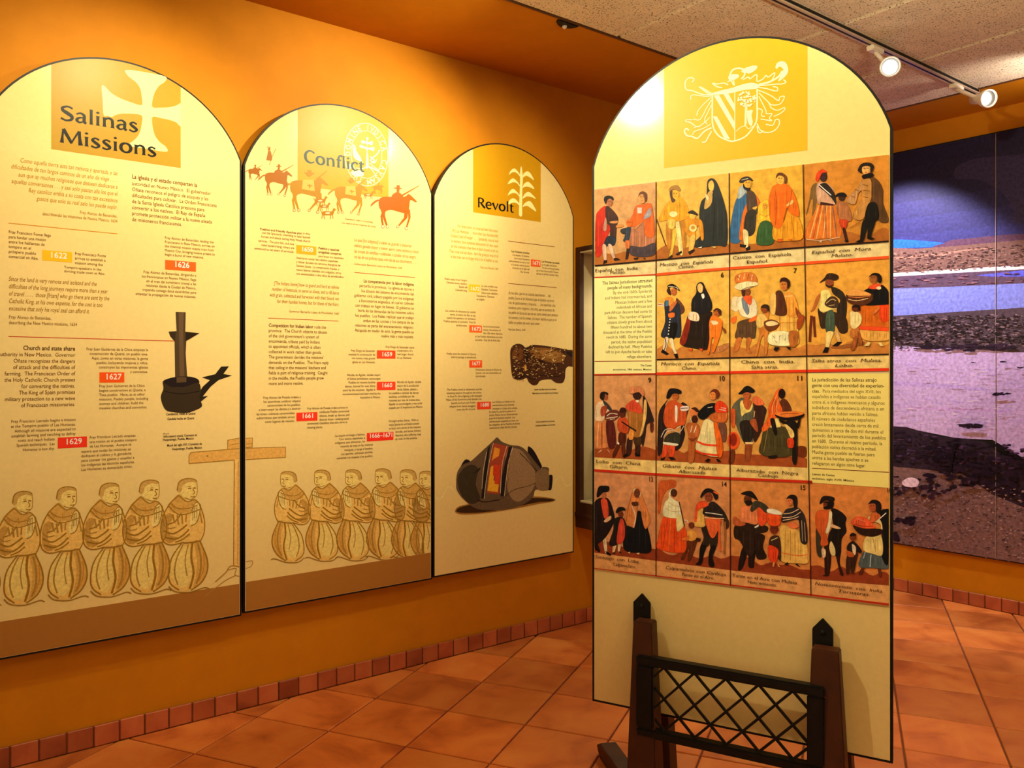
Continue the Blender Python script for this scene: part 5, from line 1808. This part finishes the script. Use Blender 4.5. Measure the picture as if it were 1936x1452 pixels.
FIG[2, 1] = (C5, '''
p 2a1c18 990 430,960 480,1000 700,940 900,920 1060,870 1090,870 800,890 560
p 281c18 1150 470,1250 510,1240 560,1190 760,1200 850,1150 1000,1080 1040,1080 950,1150 820
p c84820 950 970,1010 980,970 1110,920 1130;p c84820 1020 980,1080 980,1060 1110,1010 1120
p 383424 1000 840,1130 830,1120 970,950 940;p e8c8a0 950 940,1110 960,1090 985,950 965
p b85020 980 470,1060 430,1140 470,1220 540,1200 720,1120 740,1040 790,960 740,940 620;p e8d8b0 1080 500,1110 520,1105 680,1085 680
l d8c0a0 7 910 880,960 790,1040 780,1130 820,1190 740;l d8c0a0 6 940 890,980 815,1060 800;l d8c0a0 6 1100 770,1150 740;l 8a4020 8 1160 560,1230 560
e b06028 1085 380 45 55;p 181414 975 400,1005 300,1070 285,1150 310,1150 350,1060 350,1010 405;p d0b8a0 1150 510,1240 500,1240 550,1160 560;l 302018 8 1150 530,1240 525
q 181414 905 1140,960 1120,950 1150,910 1160;q 181414 1000 1120,1060 1125,1090 1150,1030 1155
p a85c28 1220 720,1360 720,1380 860,1330 940,1310 1160,1240 1170,1250 900;l e0c8a0 8 1290 740,1270 820;l e0c8a0 8 1340 740,1310 830
e c07038 1310 580 52 45;p 401c10 1280 530,1330 515,1375 560,1350 575,1310 545;e 4a2010 1320 660 38 48;l e0c8a0 8 1270 650,1285 700;p 803818 1240 890,1300 900,1350 880,1300 930
p 6a4430 1610 720,1700 720,1700 920,1640 900
p d8c080 1440 670,1540 690,1590 800,1640 1100,1400 1080,1330 1000,1380 850;p e06018 1550 690,1590 700,1660 950,1650 1110,1600 1100,1570 860
l d84018 24 1350 930,1450 970,1600 980;l d84018 24 1330 1040,1430 1080,1620 1100;l b09850 6 1480 700,1440 920
p b86028 1520 600,1620 580,1700 560,1720 640,1680 700,1560 690,1500 640
p 141414 1370 570,1470 480,1580 470,1570 560,1520 590,1440 660,1370 640;p d04018 1570 490,1620 435,1700 480,1720 570,1640 580,1580 570;l e8d8c0 8 1620 540,1700 555;l e8d8c0 6 1640 520,1705 530;l d0c0a0 8 1480 520,1540 510
e d08038 1545 370 42 55;p 6a2c14 1500 350,1540 300,1600 305,1625 360,1590 410,1580 350,1540 325
q 201410 1440 1170,1480 1140,1515 1150,1490 1180;q 201410 1580 1140,1620 1150,1645 1180,1600 1175
''')
FIG[2, 2] = (C6, '''
p 6a3010 690 1000,800 1000,800 1120,690 1100;p 6a3418 -110 1040,-60 1050,-80 1190,-140 1190
p 8a4820 70 940,150 940,120 1150,60 1160
p 5a5840 -20 420,40 400,150 480,160 640,160 820,150 940,60 950,0 850,-60 700,-100 600,-90 500
p 2a2018 0 700,120 680,170 820,130 930,60 960,20 850
p e0b860 0 470,40 430,150 480,130 560,60 590,20 620;p b05828 40 420,140 440,110 540,60 520;p b05020 -120 560,-60 540,-60 700,-70 760,-100 740
p 3a2018 160 420,260 480,320 540,300 640,260 800,180 940,160 800,170 560;p d06838 150 400,200 380,270 430,290 480,200 490,150 440;p a05028 120 690,190 660,220 800,190 800;l e0a860 8 180 560,170 640;q e0b070 60 940,160 940,155 965,70 965
e b86030 85 370 48 50;p 181410 -20 350,20 310,60 265,110 258,180 310,150 340,80 330,30 350
e d05020 -80 920 75 110;e 8a2810 -80 910 45 80
p 4a4020 320 750,560 760,620 880,640 1090,400 1120,240 1070,260 920;l 8a7440 6 340 770,290 1060;p 1c1410 350 1110,450 1100,440 1130,360 1135
p e0b868 340 650,440 640,500 740,450 760,340 750;p 5a2c18 490 440,560 420,620 520,610 570,500 580
p e06020 440 320,490 285,530 300,470 350,480 450,520 560,470 620,430 650,340 780,280 810,270 760,340 640,350 500,400 410
l f0a868 6 450 360,400 500,400 600;l f0a868 6 470 420,440 540,480 600;l b04010 6 420 400,370 540,370 640
e 241410 510 350 42 60;p 1c1210 370 670,420 660,450 830,420 840
p 181010 440 600,770 590,720 660,560 670,480 650;p d87830 430 600,480 575,640 565,770 580,740 610,560 640;l 8a3c18 8 500 600,600 590,720 590
p 1c1410 560 690,670 680,700 800,690 1180,640 1170,640 900,590 800;p e0b060 530 700,640 790,660 870,620 890,580 800;p c84018 580 900,650 900,650 1000,590 1000
p 1c1410 480 660,560 690,560 720,500 700;p 1c1410 700 700,740 640,720 760,680 770
''')
FIG[3, 0] = (C7, '''
p 201410 90 950,130 940,165 1050,110 1010;p e0a878 200 880,240 890,252 1050,225 1050
p 201414 110 430,200 390,280 420,340 600,330 700,250 850,170 930,85 950,85 560;p b84828 180 410,250 420,270 600,220 640,190 520;p d89868 215 670,290 610,300 650,240 690
e a06038 215 355 30 45;p 141214 125 370,150 260,210 245,275 255,270 310,200 330,150 380
q 100c0c 100 990,160 1040,160 1055,110 1020;q 100c0c 235 1040,310 1080,290 1095,250 1080
p 141416 620 560,680 580,740 740,780 900,780 1050,620 1060,470 1030,450 900,480 740,570 740
p b87038 570 290,600 260,640 270,680 360,780 640,770 700,720 770,680 650,660 500,630 440,620 560,590 740,560 750,470 690,480 560,540 400
p e0b078 575 290,620 280,660 330,650 380,590 350;e 6a3820 618 335 38 58;p 4a2818 550 450,620 440,630 480,580 490;l e8c898 9 555 490,600 620,575 750;l 8a4c24 7 560 330,510 520,490 680
q d8a870 500 1060,530 1045,535 1070;q d8a870 610 1065,650 1060,640 1085
p d8a070 330 950,370 950,340 1060,320 1050;p d8a070 390 930,420 940,410 1040,385 1040
p 241c18 340 650,440 630,490 720,470 780,420 660,390 940,280 960,330 780;p b04028 410 660,460 680,470 860,430 940,370 930
e 6a3018 420 590 32 40;p 181414 360 560,390 510,450 505,480 540,430 545,380 575;q 140c0c 310 1060,350 1050,345 1075;q 140c0c 385 1040,430 1050,425 1065
''')
FIG[3, 1] = (C7, '''
p a85020 880 220,960 180,1080 180,1080 260,980 300,920 420,900 560,870 560
p d84818 950 600,1110 620,1190 730,1240 900,1230 1040,1080 1060,870 1010,870 900;l a83010 8 990 650,930 1010;l a83010 8 1080 660,1070 1050;l f07030 7 1030 650,1000 1030
p e0c888 1010 320,1050 280,1090 290,1020 360,1080 420,1140 460,1160 600,1120 640,940 610,950 460,1000 400;p d8b070 1100 620,1160 600,1190 720,1120 800,1100 760
l 4a2418 14 1130 440,1165 600,1195 740;l b08850 6 1000 440,1060 480,1140 500;l b08850 6 960 520,1060 560,1150 550;e 4a2818 1065 330 40 50
p 5a2c14 1230 900,1340 890,1330 990,1270 1140,1235 1150,1250 1000,1190 1130,1150 1130,1220 1010
p d88838 1230 800,1310 790,1350 850,1330 900,1250 910;p d8682a 1180 880,1250 860,1240 910,1170 905;e 6a3018 1280 725 36 40;l d8c8a0 10 1195 660,1230 670,1240 700;p 3a2014 1340 880,1390 890,1380 920,1340 915
p 2e2218 1410 740,1590 750,1600 900,1580 990,1510 990,1520 900,1480 980,1390 990,1430 880
p 181210 1390 980,1460 980,1430 1080,1400 1200,1330 1195,1370 1160;p 181210 1520 980,1580 990,1540 1110,1560 1220,1500 1220,1490 1120
p 3a2418 1680 600,1730 660,1730 750,1680 760;p d89848 1360 530,1420 520,1440 660,1440 740,1340 740,1320 700;p 2a201a 1480 470,1560 440,1680 560,1690 640,1440 600,1430 530
p d84820 1330 520,1360 450,1440 430,1490 480,1400 520,1340 560;l d84820 30 1345 540,1330 680;p d85828 1460 640,1640 650,1610 770,1560 870,1520 870,1480 780;l e8c8a0 10 1450 570,1540 580,1660 600;l e0a878 9 1440 630,1560 640,1680 640
l d85828 22 1620 680,1620 860,1630 1040;l 8a5828 22 1690 680,1690 880,1680 1070
e 7a3c20 1490 380 48 55;p 1a1410 1395 360,1440 290,1510 278,1590 330,1605 390,1570 410,1530 330,1460 330,1400 390;l e05820 16 1550 315,1605 345
''')
FIG[3, 2] = (C8, '''
p 201410 20 820,90 780,60 930,20 1030,-20 1030;p 201410 100 850,160 830,150 960,140 1020,90 1000
p 2c1c12 -50 570,100 550,280 580,280 640,160 680,150 850,90 900,0 740,-60 700;p a05028 -60 480,0 520,60 560,0 580,-70 560
p c07040 0 400,80 370,180 430,180 560,60 540,0 520;p c84820 190 380,260 400,290 500,240 580,190 540;p 3a3424 150 320,230 330,300 390,270 440,200 380,130 430,110 400;q e0d0b0 150 590,200 560,195 585,160 600
p 281810 160 680,260 680,240 800,280 900,230 930,170 900
e 5a3018 80 300 42 48;p 181210 10 240,60 215,130 220,190 310,130 280,50 250;p 1c120e 50 320,110 310,130 340,80 365
p d09848 460 570,560 600,630 640,700 760,720 960,600 970,440 950,430 820,420 620;l b07c30 5 480 620,470 930;l b07c30 5 580 640,590 960;l c84018 6 440 860,600 890,715 880;l 8a5c28 5 530 620,530 940
p 2c2420 480 410,540 390,620 390,690 500,710 750,640 740,620 520,540 520,450 540,440 490
l c8a078 7 460 450,540 440,620 400;l c8a078 7 450 490,560 480,640 430;l c8a078 7 450 520,560 500,620 480;l a88860 5 650 520,660 740;l a88860 5 680 540,690 740;p c86838 500 570,560 540,620 580,560 610
e b86838 525 320 32 45;p 1c1210 490 290,530 252,590 260,605 320,595 390,570 380,560 310,530 290;q 181010 465 990,500 960,520 980;q 181010 580 980,610 980,635 1010
p 3a2418 320 700,400 680,430 760,430 940,390 900,310 820;p c03c18 310 780,400 820,400 900,370 970,310 930,295 850;l d0b080 6 330 730,400 700
e 6a2c18 360 610 45 52;p d84818 300 450,420 470,410 570,300 560;p e8c898 290 400,360 400,430 430,430 460,300 440;q c07840 350 960,370 960,360 1010,340 1000;q c07840 390 940,410 980,425 1015,400 1000
''')
FIG[3, 3] = (C8, '''
p 3a3020 800 600,850 690,860 900,810 860;p 301810 890 780,950 790,960 930,940 1080,900 1100,890 960;p 301810 1010 870,1060 850,1050 970,1090 1090,1060 1090,1030 980
p 1c1410 960 400,1050 420,1120 490,1110 550,1120 640,1070 720,1060 880,1000 890,960 800,930 800,930 680,980 560
p d0a868 960 740,1000 820,1000 890,960 880,940 800;p c8a070 860 820,900 830,900 900,870 910
p b05020 800 440,880 410,940 430,930 540,900 640,930 760,890 790,850 780,850 690,800 590;p d8b080 940 430,970 440,960 560,930 650,900 640,930 540;p c89868 970 560,1060 600,1030 610,960 590
e 6a3418 905 355 30 40;p 180f0c 870 330,980 320,980 380,940 400,890 400,880 380,910 370,925 340;p 201410 840 350,860 280,910 262,990 280,980 320,900 310
q 3a1c10 870 1100,940 1080,940 1095,880 1105;q 3a1c10 1040 1080,1090 1090,1080 1105
p 5a2814 1290 1010,1310 1000,1290 1080,1250 1080;p 5a2814 1450 1010,1480 1010,1490 1100,1470 1110
p 4a5048 1310 840,1400 870,1560 880,1570 1020,1400 1020,1250 1000;l 9aa098 8 1380 880,1370 1010;l 9aa098 7 1320 850,1300 920
p 141210 1480 430,1530 400,1580 420,1590 600,1560 980,1490 880,1500 620,1480 540
p d8a860 1330 690,1480 670,1500 880,1400 870,1300 830;l 9a6c34 6 1400 700,1430 850;p d8a868 1350 510,1390 470,1480 520,1500 620,1470 640,1480 560;p b05828 1390 440,1460 450,1480 500,1370 540;l e8c8a0 8 1440 530,1540 440
p 2c1810 1190 570,1300 610,1480 610,1500 650,1400 690,1260 660;p d85028 1170 550,1230 480,1340 500,1400 560,1420 600,1300 600;l 8a2c14 7 1200 560,1300 580,1400 580;l e88050 6 1230 500,1320 530
e 9a4c28 1400 375 40 52;p 1c1210 1350 350,1390 305,1450 310,1485 350,1480 440,1440 430,1430 350,1380 340
p 3a2014 1130 890,1240 860,1220 970,1200 1070,1170 1060,1180 960,1150 1070,1120 1070
p 241814 1140 770,1200 740,1280 830,1270 860,1220 850,1200 880,1130 830;p d8a880 1180 770,1220 800,1215 880,1190 860;p 9a4c20 1130 840,1190 860,1200 900,1140 900
e 6a3418 1190 690 36 42;p 1c1010 1155 680,1190 650,1225 670,1210 680
''')
# captions: frame, (xl, xr, y, text) ...
CAPT = {
 (0, 0): [(C3, 105, 620, 98, 'Español  con  India'), (C3, 290, 475, 122, 'Mestizo.')],
 (0, 1): [(C1, 890, 1535, 1447, 'Mestizo  con  Española'), (C3, 1115, 1305, 52, 'Castizo.')],
 (0, 2): [(C0, 890, 1245, 1423, 'Castizo  con  Española'), (C0, 975, 1105, 1449, 'Español.')],
 (0, 3): [(C2, 865, 1585, 1297, 'Español  con  Mora'), (C2, 1105, 1365, 1337, 'Mulato.')],
 (1, 1): [(C3, 905, 1615, 1230, 'Morisco  con  Española'), (C3, 1155, 1335, 1283, 'Chino.')],
 (1, 2): [(C4, 10, 665, 1272, 'Chino  con  India.'), (C4, 135, 465, 1335, 'Salta atras.')],
 (1, 3): [(C4, 865, 1720, 1258, 'Salta atras  con  Mulata.'), (C4, 1150, 1370, 1316, 'Lobo.')],
 (2, 0): [(C5, 118, 655, 1190, 'Lobo  con  China'), (C5, 280, 505, 1252, 'Gibaro.')],
 (2, 1): [(C5, 918, 1575, 1244, 'Gibaro  con  Mulata'), (C5, 1120, 1450, 1312, 'Albarazado')],
 (2, 2): [(C6, -46, 710, 1296, 'Albarazado  con  Negra'), (C6, 218, 475, 1358, 'Canbujo.')],
 (3, 0): [(C7, 110, 635, 1125, 'Sanbaigo  con  Loba'), (C7, 320, 605, 1216, 'Calpamulato.')],
 (3, 1): [(C7, 960, 1690, 1256, 'Calpamulato con Canbuja'), (C7, 1155, 1545, 1338, 'Tente en el Aire.')],
 (3, 2): [(C8, -80, 600, 1112, 'Tente en el Aire con Mulata'), (C8, 80, 385, 1182, 'Note entiendo.')],
 (3, 3): [(C8, 785, 1490, 1198, 'Noteentiendo  con  India'), (C8, 1025, 1355, 1276, 'Tornatras.')],
}
NUM = {(1, 1): (C3, 1635, 1672, 160, '6'), (1, 2): (C4, 650, 690, 172, '7'), (2, 0): (C5, 752, 790, 212, '9'), (2, 1): (C5, 1612, 1672, 192, '10'), (2, 2): (C6, 680, 740, 190, '11'),
       (3, 0): (C7, 757, 800, 190, '13'), (3, 1): (C7, 1640, 1697, 250, '14'), (3, 2): (C8, 628, 678, 197, '15'), (3, 3): (C8, 1540, 1580, 225, '16')}


def edge_pts(line, xa, xb, dy=0.0):
    xs = [xa] + [p[0] for p in line if xa < p[0] < xb] + [xb]
    return [(x, lerp_line(line, x) + dy) for x in xs]

for r in range(4):
    top, mid, bot = ROWS[r]
    ym = (lerp_line(top, 1400) + lerp_line(bot, 1400)) / 2
    for c in range(4):
        xa, xb = cell_x(c, ym), cell_x(c + 1, ym)
        lum = LUM[r]
        pr = Print(S5, 0.0001, lum)
        pr.lim = lim5
        uv = lambda p: FP.uv(*p)
        if (r, c) in FIG:
            P1 = edge_pts(top, xa, xb)
            P2 = edge_pts(mid, xa, xb)
            P3 = edge_pts(bot, xa, xb)
            pr.poly_uv([uv(p) for p in P1 + P2[::-1]], pigment(BG[r][c], lum))
            # painted ground with an uneven rim
            g = []
            rr = random.Random(r * 7 + c)
            for i in range(9):
                x = xa + (xb - xa) * i / 8
                g.append((x, lerp_line(mid, x) - 20 - rr.uniform(-5, 9)))
            pr.poly_uv([uv(p) for p in smooth_pts(g, False, 3) + P2[::-1]], pigment(GR[r], lum))
            pr.poly_uv([uv(p) for p in P2 + P3[::-1]], pigment(CAP[r], lum))
            cell = pr.build('painted_scene', 'ink_paint', psheet)
            pr = Print(S5, 0.0006, lum)
            pr.lim = lim5
            pr.draw(FIG[r, c][0], FIG[r, c][1], None, True)
            k = 2
            pr.build('painted_figures', 'ink_paint', psheet)
            pr = Print(S5, 0.0020, lum)
            for fr, xl, xr, y, t in CAPT[r, c]:
                lines_into(pr, fr, 'LEFT', xl, xr, y, y, t, '3a1c0c', bold=False, italic=(c % 2 == 1), size=(8.8 * fr[2]))
            pr.build('caption_lettering', 'ink_flat', psheet)
            if (r, c) in NUM:
                fr, xl, xr, y, t = NUM[r, c]
                pr = Print(S5, 0.0020, lum)
                lines_into(pr, fr, 'LEFT', xl, xr, y, y, t, '2a180c', bold=True, size=13 * fr[2])
                pr.build('scene_number', 'ink_flat', psheet)
# rules of the sheet
pr = Print(S5, 0.0022, 0.75)
pr.lim = lim5
BK, RD = '20100c', 'cc3414'
pr.draw(PXF, 'l %s 2.6 %s' % (BK, ' '.join('%g %g' % p for p in ROWS[0][1])))
pr.draw(PXF, 'l %s 2.2 %s' % (BK, ' '.join('%g %g' % p for p in edge_pts(ROWS[1][1], 1243, 1686))))
pr.draw(PXF, 'l %s 4.6 %s' % ('e0501c', ' '.join('%g %g' % p for p in edge_pts(ROWS[0][2], 1242, 1687))))
pr.draw(PXF, 'l %s 2.0 %s' % ('b03018', ' '.join('%g %g' % p for p in edge_pts(ROWS[0][2], 1122, 1242))))
pr.draw(PXF, 'l %s 4.6 %s' % (RD, ' '.join('%g %g' % p for p in edge_pts(ROWS[1][2], 1242, 1687))))
pr.draw(PXF, 'l %s 2.4 %s' % ('a82814', ' '.join('%g %g' % p for p in edge_pts(ROWS[1][2], 1122, 1242))))
pr.draw(PXF, 'l %s 4.2 %s' % ('b82c14', ' '.join('%g %g' % p for p in edge_pts(ROWS[2][2], 1122, 1527))))
pr.draw(PXF, 'l %s 3.6 %s' % ('b02c18', ' '.join('%g %g' % (p[0], p[1] - 1.8) for p in ROWS[3][2])))
for k in (1, 2, 3):
    for r in range(4):
        if (r == 1 and k == 1) or (r == 2 and k == 3):
            pass
        ya, yb = lerp_line(ROWS[r][0], XS[k]), lerp_line(ROWS[r][2], XS[k])
        pr.draw(PXF, 'l %s 1.7 %g %g %g %g' % ('3a1a10', cell_x(k, ya), ya, cell_x(k, yb), yb))
pr.build('sheet_rules', 'ink_flat', psheet)

# the two text boxes set into the sheet
pr = Print(S5, 0.0008, 0.75)
pr.lim = lim5
pr.draw(PXF, 'q e2cc80 1120 526.5,1243 520.5,1242.5 706.5,1120 708.5')
lines_into(pr, C3, 'RIGHT', 195, 805, 215, 279, 'The Salinas Jurisdiction attracted/people of many backgrounds.', '3a2410', bold=True)
lines_into(pr, C3, 'RIGHT', 205, 800, 342, 1140, 'By the mid-1600s Spaniards/and Indians had intermarried, and/Mexican Indians and a few/individuals of African and/part-African descent had come to/Salinas.  The number of Spanish/citizens slowly grew from about/fifteen hundred to about two/thousand at the time of the Pueblo/revolt in 1680.  During the same/period, the native population/declined by half.  Many Pueblos/left to join Apache bands or take/refuge elsewhere.', '4a3014')
pr.draw(C3, 'l 8a2414 8 100 1183,795 1178')
lines_into(pr, C3, 'RIGHT', 660, 795, 1243, 1243, 'The Castas', '2a1808', bold=True, size=34)
lines_into(pr, C3, 'RIGHT', 325, 795, 1292, 1292, 'anonymous, 18th century, Mexico', '2a1808', bold=True, size=34)
pr.build('text_box', 'ink_flat', psheet)
pr = Print(S5, 0.0008, 0.75)
pr.lim = lim5
pr.draw(PXF, 'q e2c068 1526.5 706.5,1690 706,1690 922.5,1527 911.5')
lines_into(pr, C6, 'LEFT', 877, 1757, 200, 268, 'La jurisdicción de las Salinas atrajo/gente con una diversidad de experien-', '3a2008', bold=True)
lines_into(pr, C6, 'LEFT', 877, 970, 336, 336, 'cias.', '3a2008', bold=True, size=56)
lines_into(pr, C6, 'LEFT', 1005, 1710, 337, 337, 'Para mediados del siglo XVII, los', '4a2c0c', size=56)
lines_into(pr, C6, 'LEFT', 877, 1770, 402, 1214, 'españoles e indígenas se habían casado/entre sí, e indígenas mexicanos y algunos/individuos de descendencia africana o en/parte africana habían venido a Salinas./El número de ciudadanos españoles/creció lentamente desde cerca de mil/quinientos a cerca de dos mil durante el/período del levantamiento de los pueblos/en 1680.  Durante el mismo período, la/población nativa decreció a la mitad./Mucha gente pueblo se fueron para/unirse a las bandas apaches o se/refugiaron en algún otro lugar.', '4a2c0c')
pr.draw(C6, 'l 6a1c10 8 877 1257,1850 1309')
lines_into(pr, C6, 'LEFT', 877, 1150, 1340, 1340, 'Lienzo de Castas', '2a1808', bold=True, size=36)
lines_into(pr, C6, 'LEFT', 877, 1390, 1392, 1392, 'anónimo, siglo XVIII, México', '2a1808', bold=True, size=36)
pr.build('text_box', 'ink_flat', psheet)

# ---------------- landscape mural on the right-hand wall
mz0, mz1 = 0.350 * K, 3.196 * K
MU0, MU1 = -0.42 * K, 1.75 * K
MP = RW.shifted(0.02)
MP.o = MP.o
mr = root('landscape_mural', MP.at((MU0 + MU1) / 2, mz0), MP.rotz(), 'wall-size photo mural of a salt lake and dark scrub under a storm sky', 'mural')
bm = bmesh.new()
box(bm, -(MU1 - MU0) / 2 - 0.006, (MU1 - MU0) / 2 + 0.006, 0.0005, 0.019, -0.006, mz1 - mz0 + 0.006)
bm_obj('backing_board', bm, 'black_edge', mr)
S6 = SubSheet()
S6.P, S6.uc, S6.z0, S6.y0, S6.obj = MP, (MU0 + MU1) / 2, mz0, 0.0, mr
lim6 = (MU0, MU1, mz0, mz1)
M1, M2 = (1670, 230, 3.090), (1670, 680, 2.902)
ML = 0.72
pr = Print(S6, 0.0, ML)
pr.lim = lim6
NS = 14
sky = ['282238', '2a243a', '2c263e', '302a46', '342e4e', '383256', '3e3860', '443e6c', '4a4678', '524e86', '585692', '5e5c9e', '6462a8', '6866b0']
for i in range(NS):
    va, vb_ = mz1 - i * 0.095, mz1 - (i + 1) * 0.095
    pr.poly_uv([(MU0, va), (MU1, va), (MU1, vb_), (MU0, vb_)], pigment(sky[i], ML))
pr.build('printed_sky', 'ink_mural')
pr = Print(S6, 0.0004, ML)
pr.lim = lim6
pr.draw(M1, '''
p 3a3048 420 330,560 340,700 420,760 520,822 600,1600 560,1600 180,700 200,450 250
p 2858b0 -300 690,60 688,180 692,350 708,420 725,60 740,-300 740
p 5a3840 300 725,350 712,400 692,500 682,822 655, 1600 638, 1600 730,700 720,400 745,300 740
''')
pr.build('printed_far_hills', 'ink_mural')
pr = Print(S6, 0.0006, ML)
pr.lim = lim6
pr.draw(M1, '''
q 74503e -300 740,60 738,200 742,400 728,822 690, 1620 660, 1620 830,822 835,400 865,60 885,-300 900
p 9a6c50 60 795,300 770,500 745,650 735,500 755,300 785,60 805
q d8bcc8 -300 900,60 885,400 863,822 838, 1620 818, 1620 845,822 862,400 885,60 905,-300 925
q 5c4248 -300 925,60 905,400 885,822 862, 1620 845, 1620 935,822 945,300 968,60 975,-300 990
q 5c58b0 540 898,822 868, 1620 850, 1620 900,822 905,620 905
q 7c7cd4 -300 990,60 975,300 968,822 945, 1620 930, 1620 1070,822 1086,400 1113,60 1135,-300 1160
q 54403e -300 1160,60 1135,400 1113,822 1086, 1620 1066, 1620 1380,822 1358,620 1335,300 1328,60 1325,-300 1330
''')
pr.build('printed_lake', 'ink_mural')
pr = Print(S6, 0.0008, ML)
pr.lim = lim6
pr.draw(M2, '''
q b898c4 -400 -75,50 -75,200 -70,450 -62,700 -40, 1520 -40, 1520 700,770 540,600 440,400 430,200 390,50 365,-400 340
p b090b8 60 120,300 130,600 160,500 170,250 150,60 140;p b890b8 60 260,400 265,760 285,400 280
q 34242a -400 340,50 365,130 370,300 420,420 430,560 450,650 520,770 560, 1520 720, 1520 900,770 810,600 740,430 625,250 605,50 585,-400 560
q 7c5a4c -400 560,50 585,250 605,430 625,600 740,770 810, 1520 900, 1520 1400,770 1150,50 1040,-400 980
''')
pr.build('printed_salt_flat', 'ink_mural')
rnd = random.Random(11)
pr = Print(S6, 0.0011, ML)
pr.lim = lim6
pr.step = 3e-6


def specks(fr, n, x0_, x1_, ya, yb, w, h, cols, slope=0.0):
    for i in range(n):
        x = rnd.uniform(x0_, x1_)
        y = rnd.uniform(ya, yb) + slope * (x - 60)
        a, b = rnd.uniform(0.5, 1.5) * w, rnd.uniform(0.5, 1.3) * h
        pts = []
        for k in range(7):
            t = 2 * math.pi * k / 7
            q = rnd.uniform(0.6, 1.15)
            pts.append('%.0f %.0f' % (x + a * q * math.cos(t), y + b * q * math.sin(t)))
        pr.draw(fr, 'q %s %s' % (rnd.choice(cols), ' '.join(pts)))

specks(M1, 798, -300, 1560, 765, 890, 11, 3.5, ['4a3028', '5a3a30', '9a7458', '8a604a', '3c2620'], -0.06)
specks(M1, 114, -300, 1560, 915, 965, 20, 4, ['8a5c58', '50343e', '7a4c50'], -0.045)
specks(M1, 1710, -300, 1560, 1140, 1330, 12, 4.5, ['241a1a', '30221e', '7a605a', '3a2826', '86685e', '281c1a'], -0.02)
specks(M1, 40, 240, 760, 1300, 1335, 30, 8, ['281820', '34202a', '3c2430'])
specks(M2, 494, -300, 1450, 390, 560, 18, 7, ['24141e', '2c1a26', '4a3040', '1c1018'], 0.12)
specks(M2, 90, 250, 800, 450, 640, 30, 16, ['1c1018', '241420', '2a1822'], 0.14)
specks(M2, 1520, -300, 1450, 640, 1120, 8, 4, ['503832', '644840', '987464', '402c28', 'a07c6a'], 0.1)
specks(M2, 40, 60, 400, 640, 740, 16, 12, ['281820', '3a222c'], 0.06)
specks(M2, 247, -300, 1450, 0, 360, 26, 2, ['b494bc', 'a888ac', 'd4b8d4'], 0.02)
pr.draw(M2, 'l 1a1018 13 400 455,385 530,373 607;p d8b0b0 110 670,150 645,200 660,190 695,130 695')
for x, y, a, b in ((645, 188, 55, 12), (490, 360, 75, 22), (480, 665, 50, 28), (110, 885, 75, 36), (60, 970, 40, 40), (500, 15, 16, 5), (665, 12, 22, 7), (765, 45, 25, 9)):
    for k in range(14):
        specks(M2, 1, x - a * 0.8, x + a * 0.8, y - b * 0.5, y + b * 0.5, a * 0.3, b * 0.4, ['1c1018', '24141e', '301c26'])
pr.build('printed_scrub', 'ink_mural')
us = MP.uv(1883, 700)[0]
bm = bmesh.new()
box(bm, us - 0.0012 - S6.uc, us + 0.0012 - S6.uc, -0.0042, -0.0012, 0.001, mz1 - mz0 - 0.001)
plain('seam_pale', (0.34, 0.24, 0.24), 0.6, var=0.1)
bm_obj('panel_seam', bm, 'seam_pale', mr)
